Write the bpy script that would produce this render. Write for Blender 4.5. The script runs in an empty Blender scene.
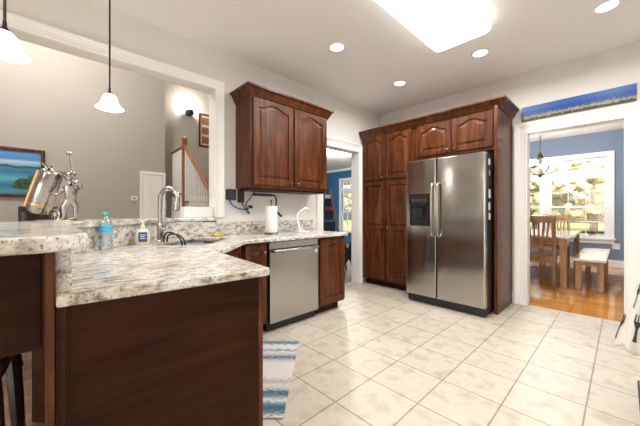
import bpy, bmesh, math, random
from mathutils import Vector, Matrix
random.seed(7)
PI = math.pi
C = bpy.context.scene.collection
sc = bpy.context.scene

# ------------------------------------------------------------------ camera
cam = bpy.data.cameras.new('camera'); co = bpy.data.objects.new('camera', cam); C.objects.link(co)
cam.sensor_width = 36; cam.lens = 288.8/640*36; cam.shift_y = -1/640; cam.clip_start = .02
co.location = (0, 0, 1.10); co.rotation_euler = (PI/2, 0, math.radians(46.4))
sc.camera = co
# ------------------------------------------------------------------ world, sun, exposure
w = bpy.data.worlds.new('sky'); sc.world = w; w.use_nodes = True
nt = w.node_tree; nt.nodes.clear()
wo = nt.nodes.new('ShaderNodeOutputWorld'); bg = nt.nodes.new('ShaderNodeBackground'); sk = nt.nodes.new('ShaderNodeTexSky')
sk.sky_type = 'NISHITA'; sk.sun_disc = False; sk.sun_elevation = math.radians(38); sk.sun_rotation = math.radians(200); sk.dust_density = 3
bg.inputs[1].default_value = .36
nt.links.new(sk.outputs[0], bg.inputs[0]); nt.links.new(bg.outputs[0], wo.inputs[0])
sun = bpy.data.lights.new('sun', 'SUN'); so = bpy.data.objects.new('sun', sun); C.objects.link(so)
sun.energy = 4.2; sun.angle = .03; sun.color = (1, .95, .86); so.rotation_euler = (math.radians(50), 0, math.radians(25))
vs = sc.view_settings
vs.view_transform = 'Standard'; vs.look = 'None'; vs.exposure = 0.65; vs.gamma = 1; vs.use_curve_mapping = False
P_DOWN, P_FLUO, P_PEND, P_LIV, P_DIN, P_BLUE, P_FILL = 8, 15, 3, 170, 105, 120, 62   # lamp watts


# ------------------------------------------------------------------ helpers: materials
def new_mat(name):
    m = bpy.data.materials.new(name); m.use_nodes = True
    n = m.node_tree.nodes; p = n['Principled BSDF']
    return m, m.node_tree, n, p
def mat(name, col, rough=.5, metal=0, spec=None, coat=0, trans=0, noise=0, nscale=8, bump=0, bscale=60, emit=None, es=0, ior=None, alpha=None):
    m, t, n, p = new_mat(name)
    p.inputs['Base Color'].default_value = (*col, 1); p.inputs['Roughness'].default_value = rough; p.inputs['Metallic'].default_value = metal
    if spec is not None: p.inputs['Specular IOR Level'].default_value = spec
    if coat: p.inputs['Coat Weight'].default_value = coat; p.inputs['Coat Roughness'].default_value = .12
    if trans: p.inputs['Transmission Weight'].default_value = trans
    if ior: p.inputs['IOR'].default_value = ior
    if emit: p.inputs['Emission Color'].default_value = (*emit, 1); p.inputs['Emission Strength'].default_value = es
    tc = n.new('ShaderNodeTexCoord')
    if noise:
        nz = n.new('ShaderNodeTexNoise'); nz.inputs['Scale'].default_value = nscale; nz.inputs['Detail'].default_value = 4
        cr = n.new('ShaderNodeValToRGB')
        cr.color_ramp.elements[0].position = .3; cr.color_ramp.elements[1].position = .7
        cr.color_ramp.elements[0].color = (*[c*(1-noise) for c in col], 1); cr.color_ramp.elements[1].color = (*[min(1, c*(1+noise)) for c in col], 1)
        t.links.new(tc.outputs['Object'], nz.inputs['Vector']); t.links.new(nz.outputs[0], cr.inputs[0]); t.links.new(cr.outputs[0], p.inputs['Base Color'])
    if bump:
        nb = n.new('ShaderNodeTexNoise'); nb.inputs['Scale'].default_value = bscale; nb.inputs['Detail'].default_value = 3
        b = n.new('ShaderNodeBump'); b.inputs['Strength'].default_value = bump; b.inputs['Distance'].default_value = .01
        t.links.new(tc.outputs['Object'], nb.inputs['Vector']); t.links.new(nb.outputs[0], b.inputs['Height']); t.links.new(b.outputs[0], p.inputs['Normal'])
    return m
def ramp(n, stops):
    cr = n.new('ShaderNodeValToRGB'); e = cr.color_ramp.elements
    while len(e) < len(stops): e.new(.5)
    for k, (pos, c) in enumerate(stops): e[k].position = pos; e[k].color = (*c, 1)
    return cr
def mapped(t, n, scale, rot=(0,0,0), coord='Object'):
    tc = n.new('ShaderNodeTexCoord'); mp = n.new('ShaderNodeMapping')
    mp.inputs['Scale'].default_value = scale; mp.inputs['Rotation'].default_value = rot
    t.links.new(tc.outputs[coord], mp.inputs[0]); return mp
def wood(name, dark, mid, light, scale=(14,14,1.6), rough=.32, coat=.35, spec=.5):
    m, t, n, p = new_mat(name)
    mp = mapped(t, n, scale)
    nz = n.new('ShaderNodeTexNoise'); nz.inputs['Scale'].default_value = 1.6; nz.inputs['Detail'].default_value = 7; nz.inputs['Distortion'].default_value = .8
    cr = ramp(n, [(.28, dark), (.5, mid), (.74, light)])
    t.links.new(mp.outputs[0], nz.inputs['Vector']); t.links.new(nz.outputs[0], cr.inputs[0]); t.links.new(cr.outputs[0], p.inputs['Base Color'])
    p.inputs['Roughness'].default_value = rough; p.inputs['Coat Weight'].default_value = coat; p.inputs['Coat Roughness'].default_value = .18; p.inputs['Specular IOR Level'].default_value = spec
    return m
def granite(name):
    m, t, n, p = new_mat(name)
    mp = mapped(t, n, (1,1,1)); mp2 = mapped(t, n, (1,.55,1), (0,0,.5))
    a = n.new('ShaderNodeTexNoise'); a.inputs['Scale'].default_value = 38; a.inputs['Detail'].default_value = 6; a.inputs['Distortion'].default_value = .6
    b = n.new('ShaderNodeTexNoise'); b.inputs['Scale'].default_value = 120; b.inputs['Detail'].default_value = 3
    c = n.new('ShaderNodeTexNoise'); c.inputs['Scale'].default_value = 9; c.inputs['Detail'].default_value = 5
    ra = ramp(n, [(.30, (.20,.18,.165)), (.41, (.50,.475,.44)), (.53, (.79,.775,.745)), (.75, (.90,.885,.86))])
    rb = ramp(n, [(.28, (.05,.045,.04)), (.37, (.55,.52,.49)), (.46, (1,1,1))])
    rc = ramp(n, [(.35, (.74,.65,.52)), (.55, (1,1,1))])
    t.links.new(mp2.outputs[0], a.inputs['Vector']); t.links.new(mp.outputs[0], b.inputs['Vector']); t.links.new(mp2.outputs[0], c.inputs['Vector'])
    t.links.new(a.outputs[0], ra.inputs[0]); t.links.new(b.outputs[0], rb.inputs[0]); t.links.new(c.outputs[0], rc.inputs[0])
    x = n.new('ShaderNodeMixRGB'); x.blend_type = 'MULTIPLY'; x.inputs[0].default_value = .9
    y = n.new('ShaderNodeMixRGB'); y.blend_type = 'MULTIPLY'; y.inputs[0].default_value = .7
    t.links.new(ra.outputs[0], x.inputs[1]); t.links.new(rb.outputs[0], x.inputs[2]); t.links.new(x.outputs[0], y.inputs[1]); t.links.new(rc.outputs[0], y.inputs[2])
    t.links.new(y.outputs[0], p.inputs['Base Color']); p.inputs['Roughness'].default_value = .14
    return m
def tiles(name):
    m, t, n, p = new_mat(name)
    tc = n.new('ShaderNodeTexCoord'); mp = n.new('ShaderNodeMapping')
    mp.inputs['Location'].default_value = (.48, -1.884+.333*8, 0)
    t.links.new(tc.outputs['Object'], mp.inputs[0])
    br = n.new('ShaderNodeTexBrick'); br.offset = 0; br.squash = 1
    br.inputs['Scale'].default_value = 1; br.inputs['Brick Width'].default_value = .335; br.inputs['Row Height'].default_value = .333
    br.inputs['Mortar Size'].default_value = .0044; br.inputs['Mortar Smooth'].default_value = .15
    br.inputs['Color1'].default_value = (.57,.525,.445,1); br.inputs['Color2'].default_value = (.53,.485,.405,1); br.inputs['Mortar'].default_value = (.30,.235,.16,1)
    t.links.new(mp.outputs[0], br.inputs['Vector'])
    nz = n.new('ShaderNodeTexNoise'); nz.inputs['Scale'].default_value = 9; nz.inputs['Detail'].default_value = 6
    rr = ramp(n, [(.3, (.74,.69,.62)), (.52, (1,1,1)), (.75, (.88,.85,.80))])
    t.links.new(tc.outputs['Object'], nz.inputs['Vector']); t.links.new(nz.outputs[0], rr.inputs[0])
    x = n.new('ShaderNodeMixRGB'); x.blend_type = 'MULTIPLY'; x.inputs[0].default_value = .8
    t.links.new(br.outputs[0], x.inputs[1]); t.links.new(rr.outputs[0], x.inputs[2]); t.links.new(x.outputs[0], p.inputs['Base Color'])
    b = n.new('ShaderNodeBump'); b.invert = True; b.inputs['Strength'].default_value = .5; b.inputs['Distance'].default_value = .004
    t.links.new(br.outputs['Fac'], b.inputs['Height']); t.links.new(b.outputs[0], p.inputs['Normal'])
    p.inputs['Roughness'].default_value = .45
    return m
def planks(name, c1, c2, dark, rot=0, rough=.12):
    m, t, n, p = new_mat(name)
    mp = mapped(t, n, (1,1,1), (0,0,rot))
    br = n.new('ShaderNodeTexBrick'); br.offset = .37
    br.inputs['Scale'].default_value = 1; br.inputs['Brick Width'].default_value = 1.1; br.inputs['Row Height'].default_value = .075
    br.inputs['Mortar Size'].default_value = .0014; br.inputs['Color1'].default_value = (*c1,1); br.inputs['Color2'].default_value = (*c2,1); br.inputs['Mortar'].default_value = (*dark,1)
    mq = mapped(t, n, (2,30,1), (0,0,rot)); nz = n.new('ShaderNodeTexNoise'); nz.inputs['Scale'].default_value = 1.5; nz.inputs['Detail'].default_value = 5
    rr = ramp(n, [(.3, (.6,.55,.5)), (.7, (1,1,1))])
    t.links.new(mp.outputs[0], br.inputs['Vector']); t.links.new(mq.outputs[0], nz.inputs['Vector']); t.links.new(nz.outputs[0], rr.inputs[0])
    x = n.new('ShaderNodeMixRGB'); x.blend_type = 'MULTIPLY'; x.inputs[0].default_value = .8
    t.links.new(br.outputs[0], x.inputs[1]); t.links.new(rr.outputs[0], x.inputs[2]); t.links.new(x.outputs[0], p.inputs['Base Color'])
    p.inputs['Roughness'].default_value = rough
    return m
def steel(name, col=(.60,.585,.56), rough=.27, scale=(1.5,1.5,240), wave=.006, aniso=.85, arot=0.0):
    m, t, n, p = new_mat(name)
    p.inputs['Base Color'].default_value = (*col,1); p.inputs['Metallic'].default_value = 1
    mp = mapped(t, n, scale); nz = n.new('ShaderNodeTexNoise'); nz.inputs['Scale'].default_value = 1; nz.inputs['Detail'].default_value = 2
    rr = n.new('ShaderNodeMapRange'); rr.inputs[3].default_value = rough-.005; rr.inputs[4].default_value = rough+.01
    p.inputs['Roughness'].default_value = rough; p.inputs['Anisotropic'].default_value = aniso
    tg = n.new('ShaderNodeTangent'); tg.direction_type = 'RADIAL'; tg.axis = 'Z'; t.links.new(tg.outputs[0], p.inputs['Tangent']); p.inputs['Anisotropic Rotation'].default_value = arot
    if wave:
        mq = mapped(t, n, (1.2,1.2,4.5)); nq = n.new('ShaderNodeTexNoise'); nq.inputs['Scale'].default_value = 1.0; nq.inputs['Detail'].default_value = 0
        b = n.new('ShaderNodeBump'); b.inputs['Strength'].default_value = .6; b.inputs['Distance'].default_value = wave
        t.links.new(mq.outputs[0], nq.inputs['Vector']); t.links.new(nq.outputs[0], b.inputs['Height']); t.links.new(b.outputs[0], p.inputs['Normal'])
    return m
def glass(name, tint=(1,1,1), fac=.08):
    m = bpy.data.materials.new(name); m.use_nodes = True; t = m.node_tree; n = t.nodes; n.clear()
    o = n.new('ShaderNodeOutputMaterial'); mx = n.new('ShaderNodeMixShader'); tr = n.new('ShaderNodeBsdfTransparent'); gl = n.new('ShaderNodeBsdfGlossy')
    tr.inputs[0].default_value = (*tint,1); gl.inputs[1].default_value = .03; mx.inputs[0].default_value = fac
    t.links.new(tr.outputs[0], mx.inputs[1]); t.links.new(gl.outputs[0], mx.inputs[2]); t.links.new(mx.outputs[0], o.inputs[0])
    return m

M = dict(
    wall=mat('greige_paint', (.80,.78,.75), .85, bump=.05, bscale=180),
    taupe=mat('taupe_paint', (.43,.405,.365), .85, bump=.04, bscale=180),
    blue=mat('slate_blue_paint', (.19,.245,.345), .8, bump=.04, bscale=160),
    deepblue=mat('deep_blue_paint', (.045,.17,.34), .8, bump=.04, bscale=160),
    ceil=mat('ceiling_paint', (.90,.89,.875), .9, bump=.35, bscale=45),
    white=mat('white_trim_paint', (.92,.915,.905), .4),
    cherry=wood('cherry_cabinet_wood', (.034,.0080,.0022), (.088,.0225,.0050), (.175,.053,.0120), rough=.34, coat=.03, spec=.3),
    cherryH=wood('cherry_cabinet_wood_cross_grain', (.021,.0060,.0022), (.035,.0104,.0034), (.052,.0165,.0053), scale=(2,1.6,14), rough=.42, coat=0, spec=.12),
    dark=wood('espresso_stool_wood', (.010,.006,.004), (.018,.010,.006), (.03,.016,.009), rough=.35),
    oak=wood('honey_oak', (.30,.15,.055), (.44,.24,.095), (.56,.33,.15), rough=.35, coat=.2),
    oakd=wood('brown_chair_wood', (.22,.10,.04), (.33,.165,.065), (.43,.23,.10), rough=.35, coat=.2),
    rail=wood('orange_brown_rail_wood', (.17,.055,.018), (.26,.09,.03), (.34,.13,.05), rough=.3),
    granite=granite('speckled_white_granite'),
    tile=tiles('beige_ceramic_tile'),
    plank=planks('glossy_oak_planks', (.74,.35,.085), (.60,.25,.055), (.18,.07,.02), rot=0, rough=.07),
    plank2=planks('brown_oak_planks', (.30,.17,.09), (.24,.13,.07), (.09,.045,.02), rot=PI/2, rough=.25),
    steel=steel('brushed_stainless', (.47,.455,.43), .15, arot=.25, wave=.012), dsteel=steel('dishwasher_stainless', (.46,.45,.435), .22, (1.5,240,1.5), .006),
    nickel=mat('brushed_nickel', (.47,.45,.42), .24, 1), shaded_sinksteel=mat('sink_stainless_shaded', (.26,.26,.26), .3, 1), chrome=mat('polished_metal', (.42,.40,.375), .15, 1), copper=mat('copper_tint_metal', (.72,.45,.25), .22, 1),  # sink steel tone darkened so the open bowls look shaded
    bronze=mat('dark_bronze', (.05,.04,.035), .4, .8), pewter=mat('pewter', (.16,.15,.14), .35, 1),
    black=mat('black_plastic', (.012,.012,.013), .35), gloss=mat('black_gloss', (.006,.006,.008), .08),
    rubber=mat('black_rubber', (.015,.015,.015), .7),
    plastic=mat('white_plastic', (.85,.85,.83), .35), paper=mat('white_paper', (.88,.87,.85), .95, bump=.3, bscale=120),
    shade=mat('frosted_glass_shade', (.9,.88,.84), .5, emit=(1,.93,.82), es=6),
    lens=mat('light_lens', (.9,.9,.9), .5, emit=(1,.97,.92), es=1.9),
    bulb=mat('sconce_bulb', (1,1,1), .5, emit=(1,.93,.82), es=14),
    glass=glass('window_glass'), leather=mat('brown_leather', (.035,.020,.014), .4, noise=.3, nscale=20),
    pet=glass('clear_plastic_bottle', (.86,.93,.96), .16), cyan=mat('cyan_label', (.06,.46,.72), .4), teal=mat('teal_cap', (.03,.42,.36), .4),
    soap=mat('cloudy_soap', (.80,.74,.60), .25), bluelabel=mat('navy_label', (.02,.10,.27), .4), cord=mat('blue_cable', (.03,.12,.42), .45),
    sponge=mat('yellow_sponge', (.62,.47,.10), .9, noise=.3, nscale=120), fabric=mat('white_cotton', (.78,.77,.73), .95, bump=.25, bscale=220),
    charcoal=mat('charcoal_print', (.055,.055,.06), .9), lawn=mat('lawn', (.30,.33,.10), 1, noise=.4, nscale=1.2),
    bark=mat('bark', (.12,.085,.055), .95, noise=.3), tabletop=mat('pale_gloss_tabletop', (.78,.74,.70), .12, coat=.6),
    navy=mat('navy_cloth', (.012,.02,.045), .8), red=mat('red_cloth', (.35,.03,.03), .8), gray=mat('grey_plastic', (.3,.3,.3), .5),
    matcenter=mat('pale_grey_mat', (.70,.70,.74), .5),
)
for k, c in (('leaf1', (.22,.25,.13)), ('leaf2', (.40,.36,.20)), ('leaf3', (.16,.20,.12)), ('leaf4', (.50,.40,.25))):
    M[k] = mat('foliage_' + k, c, .9, noise=.3, nscale=5)


# ------------------------------------------------------------------ helpers: geometry
class F:                     # a local frame: u right, v up, n outward
    def __init__(s, o=(0,0,0), U=(1,0,0), V=(0,0,1), N=(0,-1,0)): s.o, s.U, s.V, s.N = Vector(o), Vector(U).normalized(), Vector(V).normalized(), Vector(N).normalized()
    def __call__(s, u, v, n): return s.o + s.U*u + s.V*v + s.N*n
W = F((0,0,0), (1,0,0), (0,1,0), (0,0,1))
class MB:
    def __init__(s): s.bm = bmesh.new()
    def box(s, a, b, f=W):
        a, b = [min(p,q) for p,q in zip(a,b)], [max(p,q) for p,q in zip(a,b)]
        v = [s.bm.verts.new(f(x,y,z)) for x in (a[0],b[0]) for y in (a[1],b[1]) for z in (a[2],b[2])]
        for q in ((0,1,3,2),(4,6,7,5),(0,4,5,1),(2,3,7,6),(0,2,6,4),(1,5,7,3)): s.bm.faces.new([v[k] for k in q])
        return s
    def prism(s, pts, n0, n1, f=W):
        A = [s.bm.verts.new(f(x,y,n0)) for x,y in pts]; B = [s.bm.verts.new(f(x,y,n1)) for x,y in pts]; k = len(pts)
        s.bm.faces.new(A[::-1]); s.bm.faces.new(B)
        for i in range(k): s.bm.faces.new([A[i], A[(i+1)%k], B[(i+1)%k], B[i]])
        return s
    def holed(s, outer, holes, n0, n1, f=W):
        rings = []
        for pts in [outer]+holes:
            rings.append([s.bm.verts.new(f(x,y,n1)) for x,y in pts])
        es = [s.bm.edges.new((r[i], r[(i+1)%len(r)])) for r in rings for i in range(len(r))]
        g = bmesh.ops.triangle_fill(s.bm, edges=es, use_beauty=True)
        fs = [x for x in g['geom'] if isinstance(x, bmesh.types.BMFace)]
        e = bmesh.ops.extrude_face_region(s.bm, geom=fs)
        bmesh.ops.translate(s.bm, verts=[x for x in e['geom'] if isinstance(x, bmesh.types.BMVert)], vec=f.N*(n0-n1))
        return s
    def lathe(s, prof, c=(0,0,0), seg=24, axis=None, cap=True):
        ax = Vector(axis or (0,0,1)).normalized(); h = Vector((1,0,0)) if abs(ax.x) < .9 else Vector((0,1,0))
        X = (h - ax*h.dot(ax)).normalized(); Y = ax.cross(X); c = Vector(c); R = []
        for r, z in prof:
            R.append([s.bm.verts.new(c + ax*z + (X*math.cos(2*PI*k/seg) + Y*math.sin(2*PI*k/seg))*max(r, 1e-4)) for k in range(seg)])
        for a, b in zip(R, R[1:]):
            for k in range(seg): s.bm.faces.new([a[k], a[(k+1)%seg], b[(k+1)%seg], b[k]])
        if cap: s.bm.faces.new(R[0][::-1]); s.bm.faces.new(R[-1])
        return s
    def tube(s, pts, r, seg=10, smooth=0, flat=1):
        P = [Vector(p) for p in pts]
        for _ in range(smooth):
            Q = [P[0]]
            for a, b in zip(P, P[1:]): Q += [a*.75+b*.25, a*.25+b*.75]
            P = Q + [P[-1]]
        rr = r if isinstance(r, (list,tuple)) else [r]*len(P)
        if len(rr) != len(P): rr = [rr[min(len(rr)-1, int(round(i*(len(rr)-1)/(len(P)-1))))] + 0 for i in range(len(P))]
        R = []; pn = None
        for i, p in enumerate(P):
            d = (P[min(i+1,len(P)-1)] - P[max(i-1,0)]).normalized()
            if pn is None: h = Vector((0,0,1)) if abs(d.z) < .9 else Vector((1,0,0)); pn = (h - d*h.dot(d)).normalized()
            else: pn = (pn - d*pn.dot(d)).normalized()
            q = d.cross(pn)
            R.append([s.bm.verts.new(p + (pn*math.cos(2*PI*k/seg) + q*math.sin(2*PI*k/seg)*flat)*rr[i]) for k in range(seg)])
        for a, b in zip(R, R[1:]):
            for k in range(seg): s.bm.faces.new([a[k], a[(k+1)%seg], b[(k+1)%seg], b[k]])
        s.bm.faces.new(R[0][::-1]); s.bm.faces.new(R[-1]); return s
    def sweep(s, prof, path, closed=False):      # profile (out, up) along a path in plan; out = to the right of travel
        P = [Vector((x,y)) for x,y,*_ in path]; z = path[0][2]; R = []
        for i, p in enumerate(P):
            d0 = (p-P[i-1]).normalized() if (i > 0 or closed) else None
            d1 = (P[(i+1)%len(P)]-p).normalized() if (i < len(P)-1 or closed) else None
            n0 = Vector((d0.y,-d0.x)) if d0 else None; n1 = Vector((d1.y,-d1.x)) if d1 else None
            if n0 and n1: m = (n0+n1).normalized(); m = m/max(.2, m.dot(n0))
            else: m = n0 or n1
            R.append([s.bm.verts.new((p.x+m.x*o, p.y+m.y*o, z+u)) for o,u in prof])
        k = len(prof); L = list(zip(R, R[1:])) + ([(R[-1], R[0])] if closed else [])
        for a, b in L:
            for j in range(k): s.bm.faces.new([a[j], a[(j+1)%k], b[(j+1)%k], b[j]])
        if not closed: s.bm.faces.new(R[0][::-1]); s.bm.faces.new(R[-1])
        return s
    def ball(s, c, r, sub=2, sc=(1,1,1), f=None):
        g = bmesh.ops.create_icosphere(s.bm, subdivisions=sub, radius=1)
        for v in g['verts']: v.co = Vector(c) + Vector((v.co.x*sc[0]*r, v.co.y*sc[1]*r, v.co.z*sc[2]*r))
        return s
    def build(s, name, m, parent=None, bevel=0, smooth=False, seg=2, xf=None):
        bmesh.ops.recalc_face_normals(s.bm, faces=s.bm.faces[:])
        me = bpy.data.meshes.new(name)
        base = Vector(parent['_b']) if parent is not None else None
        if parent is None:
            xs = [v.co for v in s.bm.verts]
            base = Vector(((min(v.x for v in xs)+max(v.x for v in xs))/2, (min(v.y for v in xs)+max(v.y for v in xs))/2, min(v.z for v in xs)))
            if xf == 'world': base = Vector((0,0,0))
        for v in s.bm.verts: v.co -= base
        s.bm.to_mesh(me); s.bm.free()
        me.materials.append(M[m] if isinstance(m, str) else m)
        o = bpy.data.objects.new(name, me); C.objects.link(o)
        if parent is not None: o.parent = parent
        else: o.location = base
        o['_b'] = tuple(base)
        if smooth:
            for p in me.polygons: p.use_smooth = True
            try: me.set_sharp_from_angle(angle=math.radians(40))
            except Exception: pass
        if bevel:
            b = o.modifiers.new('bevel', 'BEVEL'); b.width = bevel; b.segments = seg; b.limit_method = 'ANGLE'; b.angle_limit = math.radians(35)
        return o
def tag(o, label=None, cat=None, group=None, kind=None):
    if label: o['label'] = label
    if cat: o['category'] = cat
    if group: o['group'] = group
    if kind: o['kind'] = kind
    return o
def thing(name, loc, label, cat, group=None):
    o = bpy.data.objects.new(name, None); C.objects.link(o); o.location = loc; o['_b'] = tuple(loc); o.empty_display_size = .05
    return tag(o, label, cat, group)
def dup(o, loc=None, rz=None, label=None, group=None):
    def cp(a, par):
        c = a.copy(); C.objects.link(c)
        if par: c.parent = par
        for ch in list(a.children): cp(ch, c)
        return c
    r = cp(o, None)
    if loc: r.location = loc
    if rz is not None: r.rotation_euler = (0,0,rz)
    if label: r['label'] = label
    if group: r['group'] = group
    return r
def struct(name, mb, m, **k): return tag(mb.build(name, m, None, xf='world', **k), kind='structure')
def lamp(name, parent, loc, watts, col=(1,.95,.88), kind='POINT', size=.08, rot=None, spread=None):
    l = bpy.data.lights.new(name, kind); l.energy = watts; l.color = col
    if kind == 'AREA':
        if isinstance(size, tuple): l.shape = 'RECTANGLE'; l.size, l.size_y = size
        else: l.shape = 'DISK'; l.size = size
        if spread: l.spread = spread
    else: l.shadow_soft_size = size
    o = bpy.data.objects.new(name, l); C.objects.link(o)
    o.parent = parent; o.location = Vector(loc) - Vector(parent['_b'])
    if rot: o.rotation_euler = rot
    return o

LW, BW, CZ = -2.82, 4.10, 2.73     # left wall plane, back wall plane, ceiling
# ------------------------------------------------------------------ the setting
struct('floor', MB().box((-2.96,0,-.1), (.85,4.16,0)).box((-1.12,-3,-.1), (.85,0,0)), 'tile')
struct('floor_bar', MB().box((-2.96,-3,-.1), (-1.12,0,0)), 'plank2')
struct('floor_dining', MB().box((-2.9,4.16,-.1), (1.6,8.3,0)), 'plank')
struct('floor_living', MB().box((-8.2,-4.2,-.1), (-2.96,8.3,0)), 'plank2')
struct('ceiling', MB().box((-2.96,-3,CZ), (.85,8.3,CZ+.1)).box((.85,4.1,CZ), (1.6,8.3,CZ+.1)).box((-8.2,3.2,CZ), (-2.96,8.3,CZ+.1)).box((-4.0,2.6,CZ), (-2.96,3.2,CZ+.1)), 'ceil')
struct('ceiling_living', MB().box((-8.2,-4.2,4.6), (-2.96,3.3,4.7)), 'ceil')
OP = 1.248                                            # right jamb of the pass-through
lw = MB().box((-2.96,OP,0), (LW,2.72,CZ)).box((-2.96,2.72,2.03), (LW,3.515,CZ)).box((-2.96,3.515,0), (LW,8.2,CZ))
lw.box((-2.96,-3,2.342), (LW,OP,CZ))
struct('wall_left', lw, 'wall')
struct('wall_living_upper', MB().box((-2.98,-4.2,2.83), (-2.90,3.3,4.6)), 'taupe')
struct('wall_back', MB().box((LW,BW,0), (-.79,4.22,CZ)).box((-.79,BW,2.03), (.02,4.22,CZ)).box((.02,BW,0), (.85,4.22,CZ)), 'wall')
struct('wall_right', MB().box((.80,-3,0), (.92,BW,CZ)), 'wall')
struct('wall_rear', MB().box((-2.96,-3.1,0), (-2.2,-3,CZ)).box((.5,-3.1,0), (.92,-3,CZ)).box((-2.2,-3.1,2.3), (.5,-3,CZ)).box((-2.2,-3.1,0), (.5,-3,.25)), 'wall')
struct('wall_living_left', MB().box((-7.2,-4.2,0), (-6.9,1.90,4.6)).box((-7.3,1.90,0), (-7.1,3.2,4.6)), 'taupe')
struct('wall_living_rear', MB().box((-7.2,-4.3,0), (-2.96,-4.2,4.6)), 'taupe')
struct('wall_living_back', MB().box((-8.2,3.2,0), (-4.0,3.3,4.6)).box((-4.1,2.6,0), (-4.0,3.2,4.6)).box((-4.1,2.6,0), (-2.96,2.66,4.6)), 'taupe')
struct('wall_blue_left', MB().box((-8.3,3.3,0), (-8.2,8.3,CZ)), 'deepblue')
# blue room far wall with a window opening
struct('wall_blue_back', MB().box((-8.2,8.2,0), (-7.42,8.3,CZ)).box((-7.42,8.2,2.28), (-6.2,8.3,CZ)).box((-7.42,8.2,0), (-6.2,8.3,.35)).box((-6.2,8.2,0), (-2.96,8.3,CZ)), 'deepblue')
# dining room walls: window opening x -2.3 .. -.21, z .55 .. 2.24
DX0, DX1, DZ0, DZ1 = -2.22, -.22, .56, 2.22
struct('wall_dining_back', MB().box((-2.9,8.2,0), (DX0,8.3,CZ)).box((DX0,8.2,DZ1), (DX1,8.3,CZ)).box((DX0,8.2,0), (DX1,8.3,DZ0)).box((DX1,8.2,0), (1.6,8.3,CZ)), 'blue')
struct('wall_dining_right', MB().box((1.5,4.22,0), (1.6,8.2,CZ)), 'blue')
struct('wall_dining_left', MB().box((-2.81,4.22,0), (-2.75,8.2,CZ)), 'blue')
struct('wall_dining_front', MB().box((-2.75,4.221,0), (-.95,4.24,CZ)).box((.16,4.221,0), (1.5,4.24,CZ)), 'blue')

def casing(f, u0, u1, v1, w=.135, v0=0, sides=(1,1), wr=None):      # mitred moulded door trim on plane f
    m = MB(); prof = [(0,0), (0,.016), (.012,.020), (.024,.014), (.60*w,.015), (.66*w,.022), (.80*w,.024), (.84*w,.032), (w,.032), (w,0)]
    rows = []; q = (wr or w)/w
    if sides[0]: rows.append([f(u0-o,v0,t) for o,t in prof])
    rows.append([f(u0-o*sides[0],v1+o,t) for o,t in prof]); rows.append([f(u1+o*q*sides[1],v1+o,t) for o,t in prof])
    if sides[1]: rows.append([f(u1+o*q,v0,t) for o,t in prof])
    V = [[m.bm.verts.new(p) for p in r] for r in rows]; k = len(prof)
    for a, b in zip(V, V[1:]):
        for j in range(k): m.bm.faces.new([a[j], a[(j+1)%k], b[(j+1)%k], b[j]])
    m.bm.faces.new(V[0][::-1]); m.bm.faces.new(V[-1]); return m
fl = F((LW,0,0), (0,1,0), (0,0,1), (1,0,0)); fb = F((0,BW,0), (1,0,0), (0,0,1), (0,-1,0))
m = casing(fl, 2.735, 3.50, 2.015, .125, wr=.068); m.box((2.72,0,-.139), (2.735,2.03,-.001), fl).box((3.50,0,-.139), (3.514,2.03,-.001), fl).box((2.735,2.015,-.139), (3.50,2.03,-.001), fl)
struct('trim_1', m, 'white', bevel=.004)
m = casing(fb, -.775, .005, 2.015, .13); m.box((-.79,0,-.13), (-.775,2.03,-.001), fb).box((.005,0,-.13), (.02,2.03,-.001), fb).box((-.775,2.015,-.13), (.005,2.03,-.001), fb)
struct('trim_2', m, 'white', bevel=.004)
m = casing(fl, -2.99, OP-.015, 2.327, .09, v0=1.047, sides=(0,1)); m.box((-2.99,2.327,-.15), (OP-.015,2.341,-.001), fl).box((OP-.015,1.047,-.15), (OP-.001,2.341,-.001), fl)
struct('trim_3', m, 'white', bevel=.004)
struct('trim_4', MB().box((-2.955,.95,1.047), (-2.86,1.23,1.15)), 'white', bevel=.004)
struct('baseboard_back', MB().box((-.925,BW-.016,0), (-.921,BW,.13)).box((.151,BW-.016,0), (.80,BW,.13)), 'white')
struct('baseboard_dining', MB().box((-2.75,8.182,0), (1.5,8.2,.14)).box((1.482,4.24,0), (1.5,8.18,.14)), 'white', bevel=.004)
struct('baseboard_living', MB().box((-6.9,-4.2,0), (-6.882,1.41,.14)), 'white')
struct('trim_5', MB().box((-8.2,8.12,2.65),(-2.97,8.2,CZ)), 'white')

# pony wall that carries the raised bar
S0, S1 = (-2.05,.057), (-2.80,.80)         # kitchen face of the granite splash on the diagonal
nx, ny = .704, .710                        # diagonal normal, towards the kitchen
pw = [(-1.118,.018), (-2.068,.018), (-2.82,.76), (-2.82,OP), (-2.96,OP), (-2.96,.70), (-2.14,-.05), (-2.08,.001), (-1.118,.001)]
struct('wall_bar', MB().prism(pw, 0, 1.008), 'cherryH')

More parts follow.
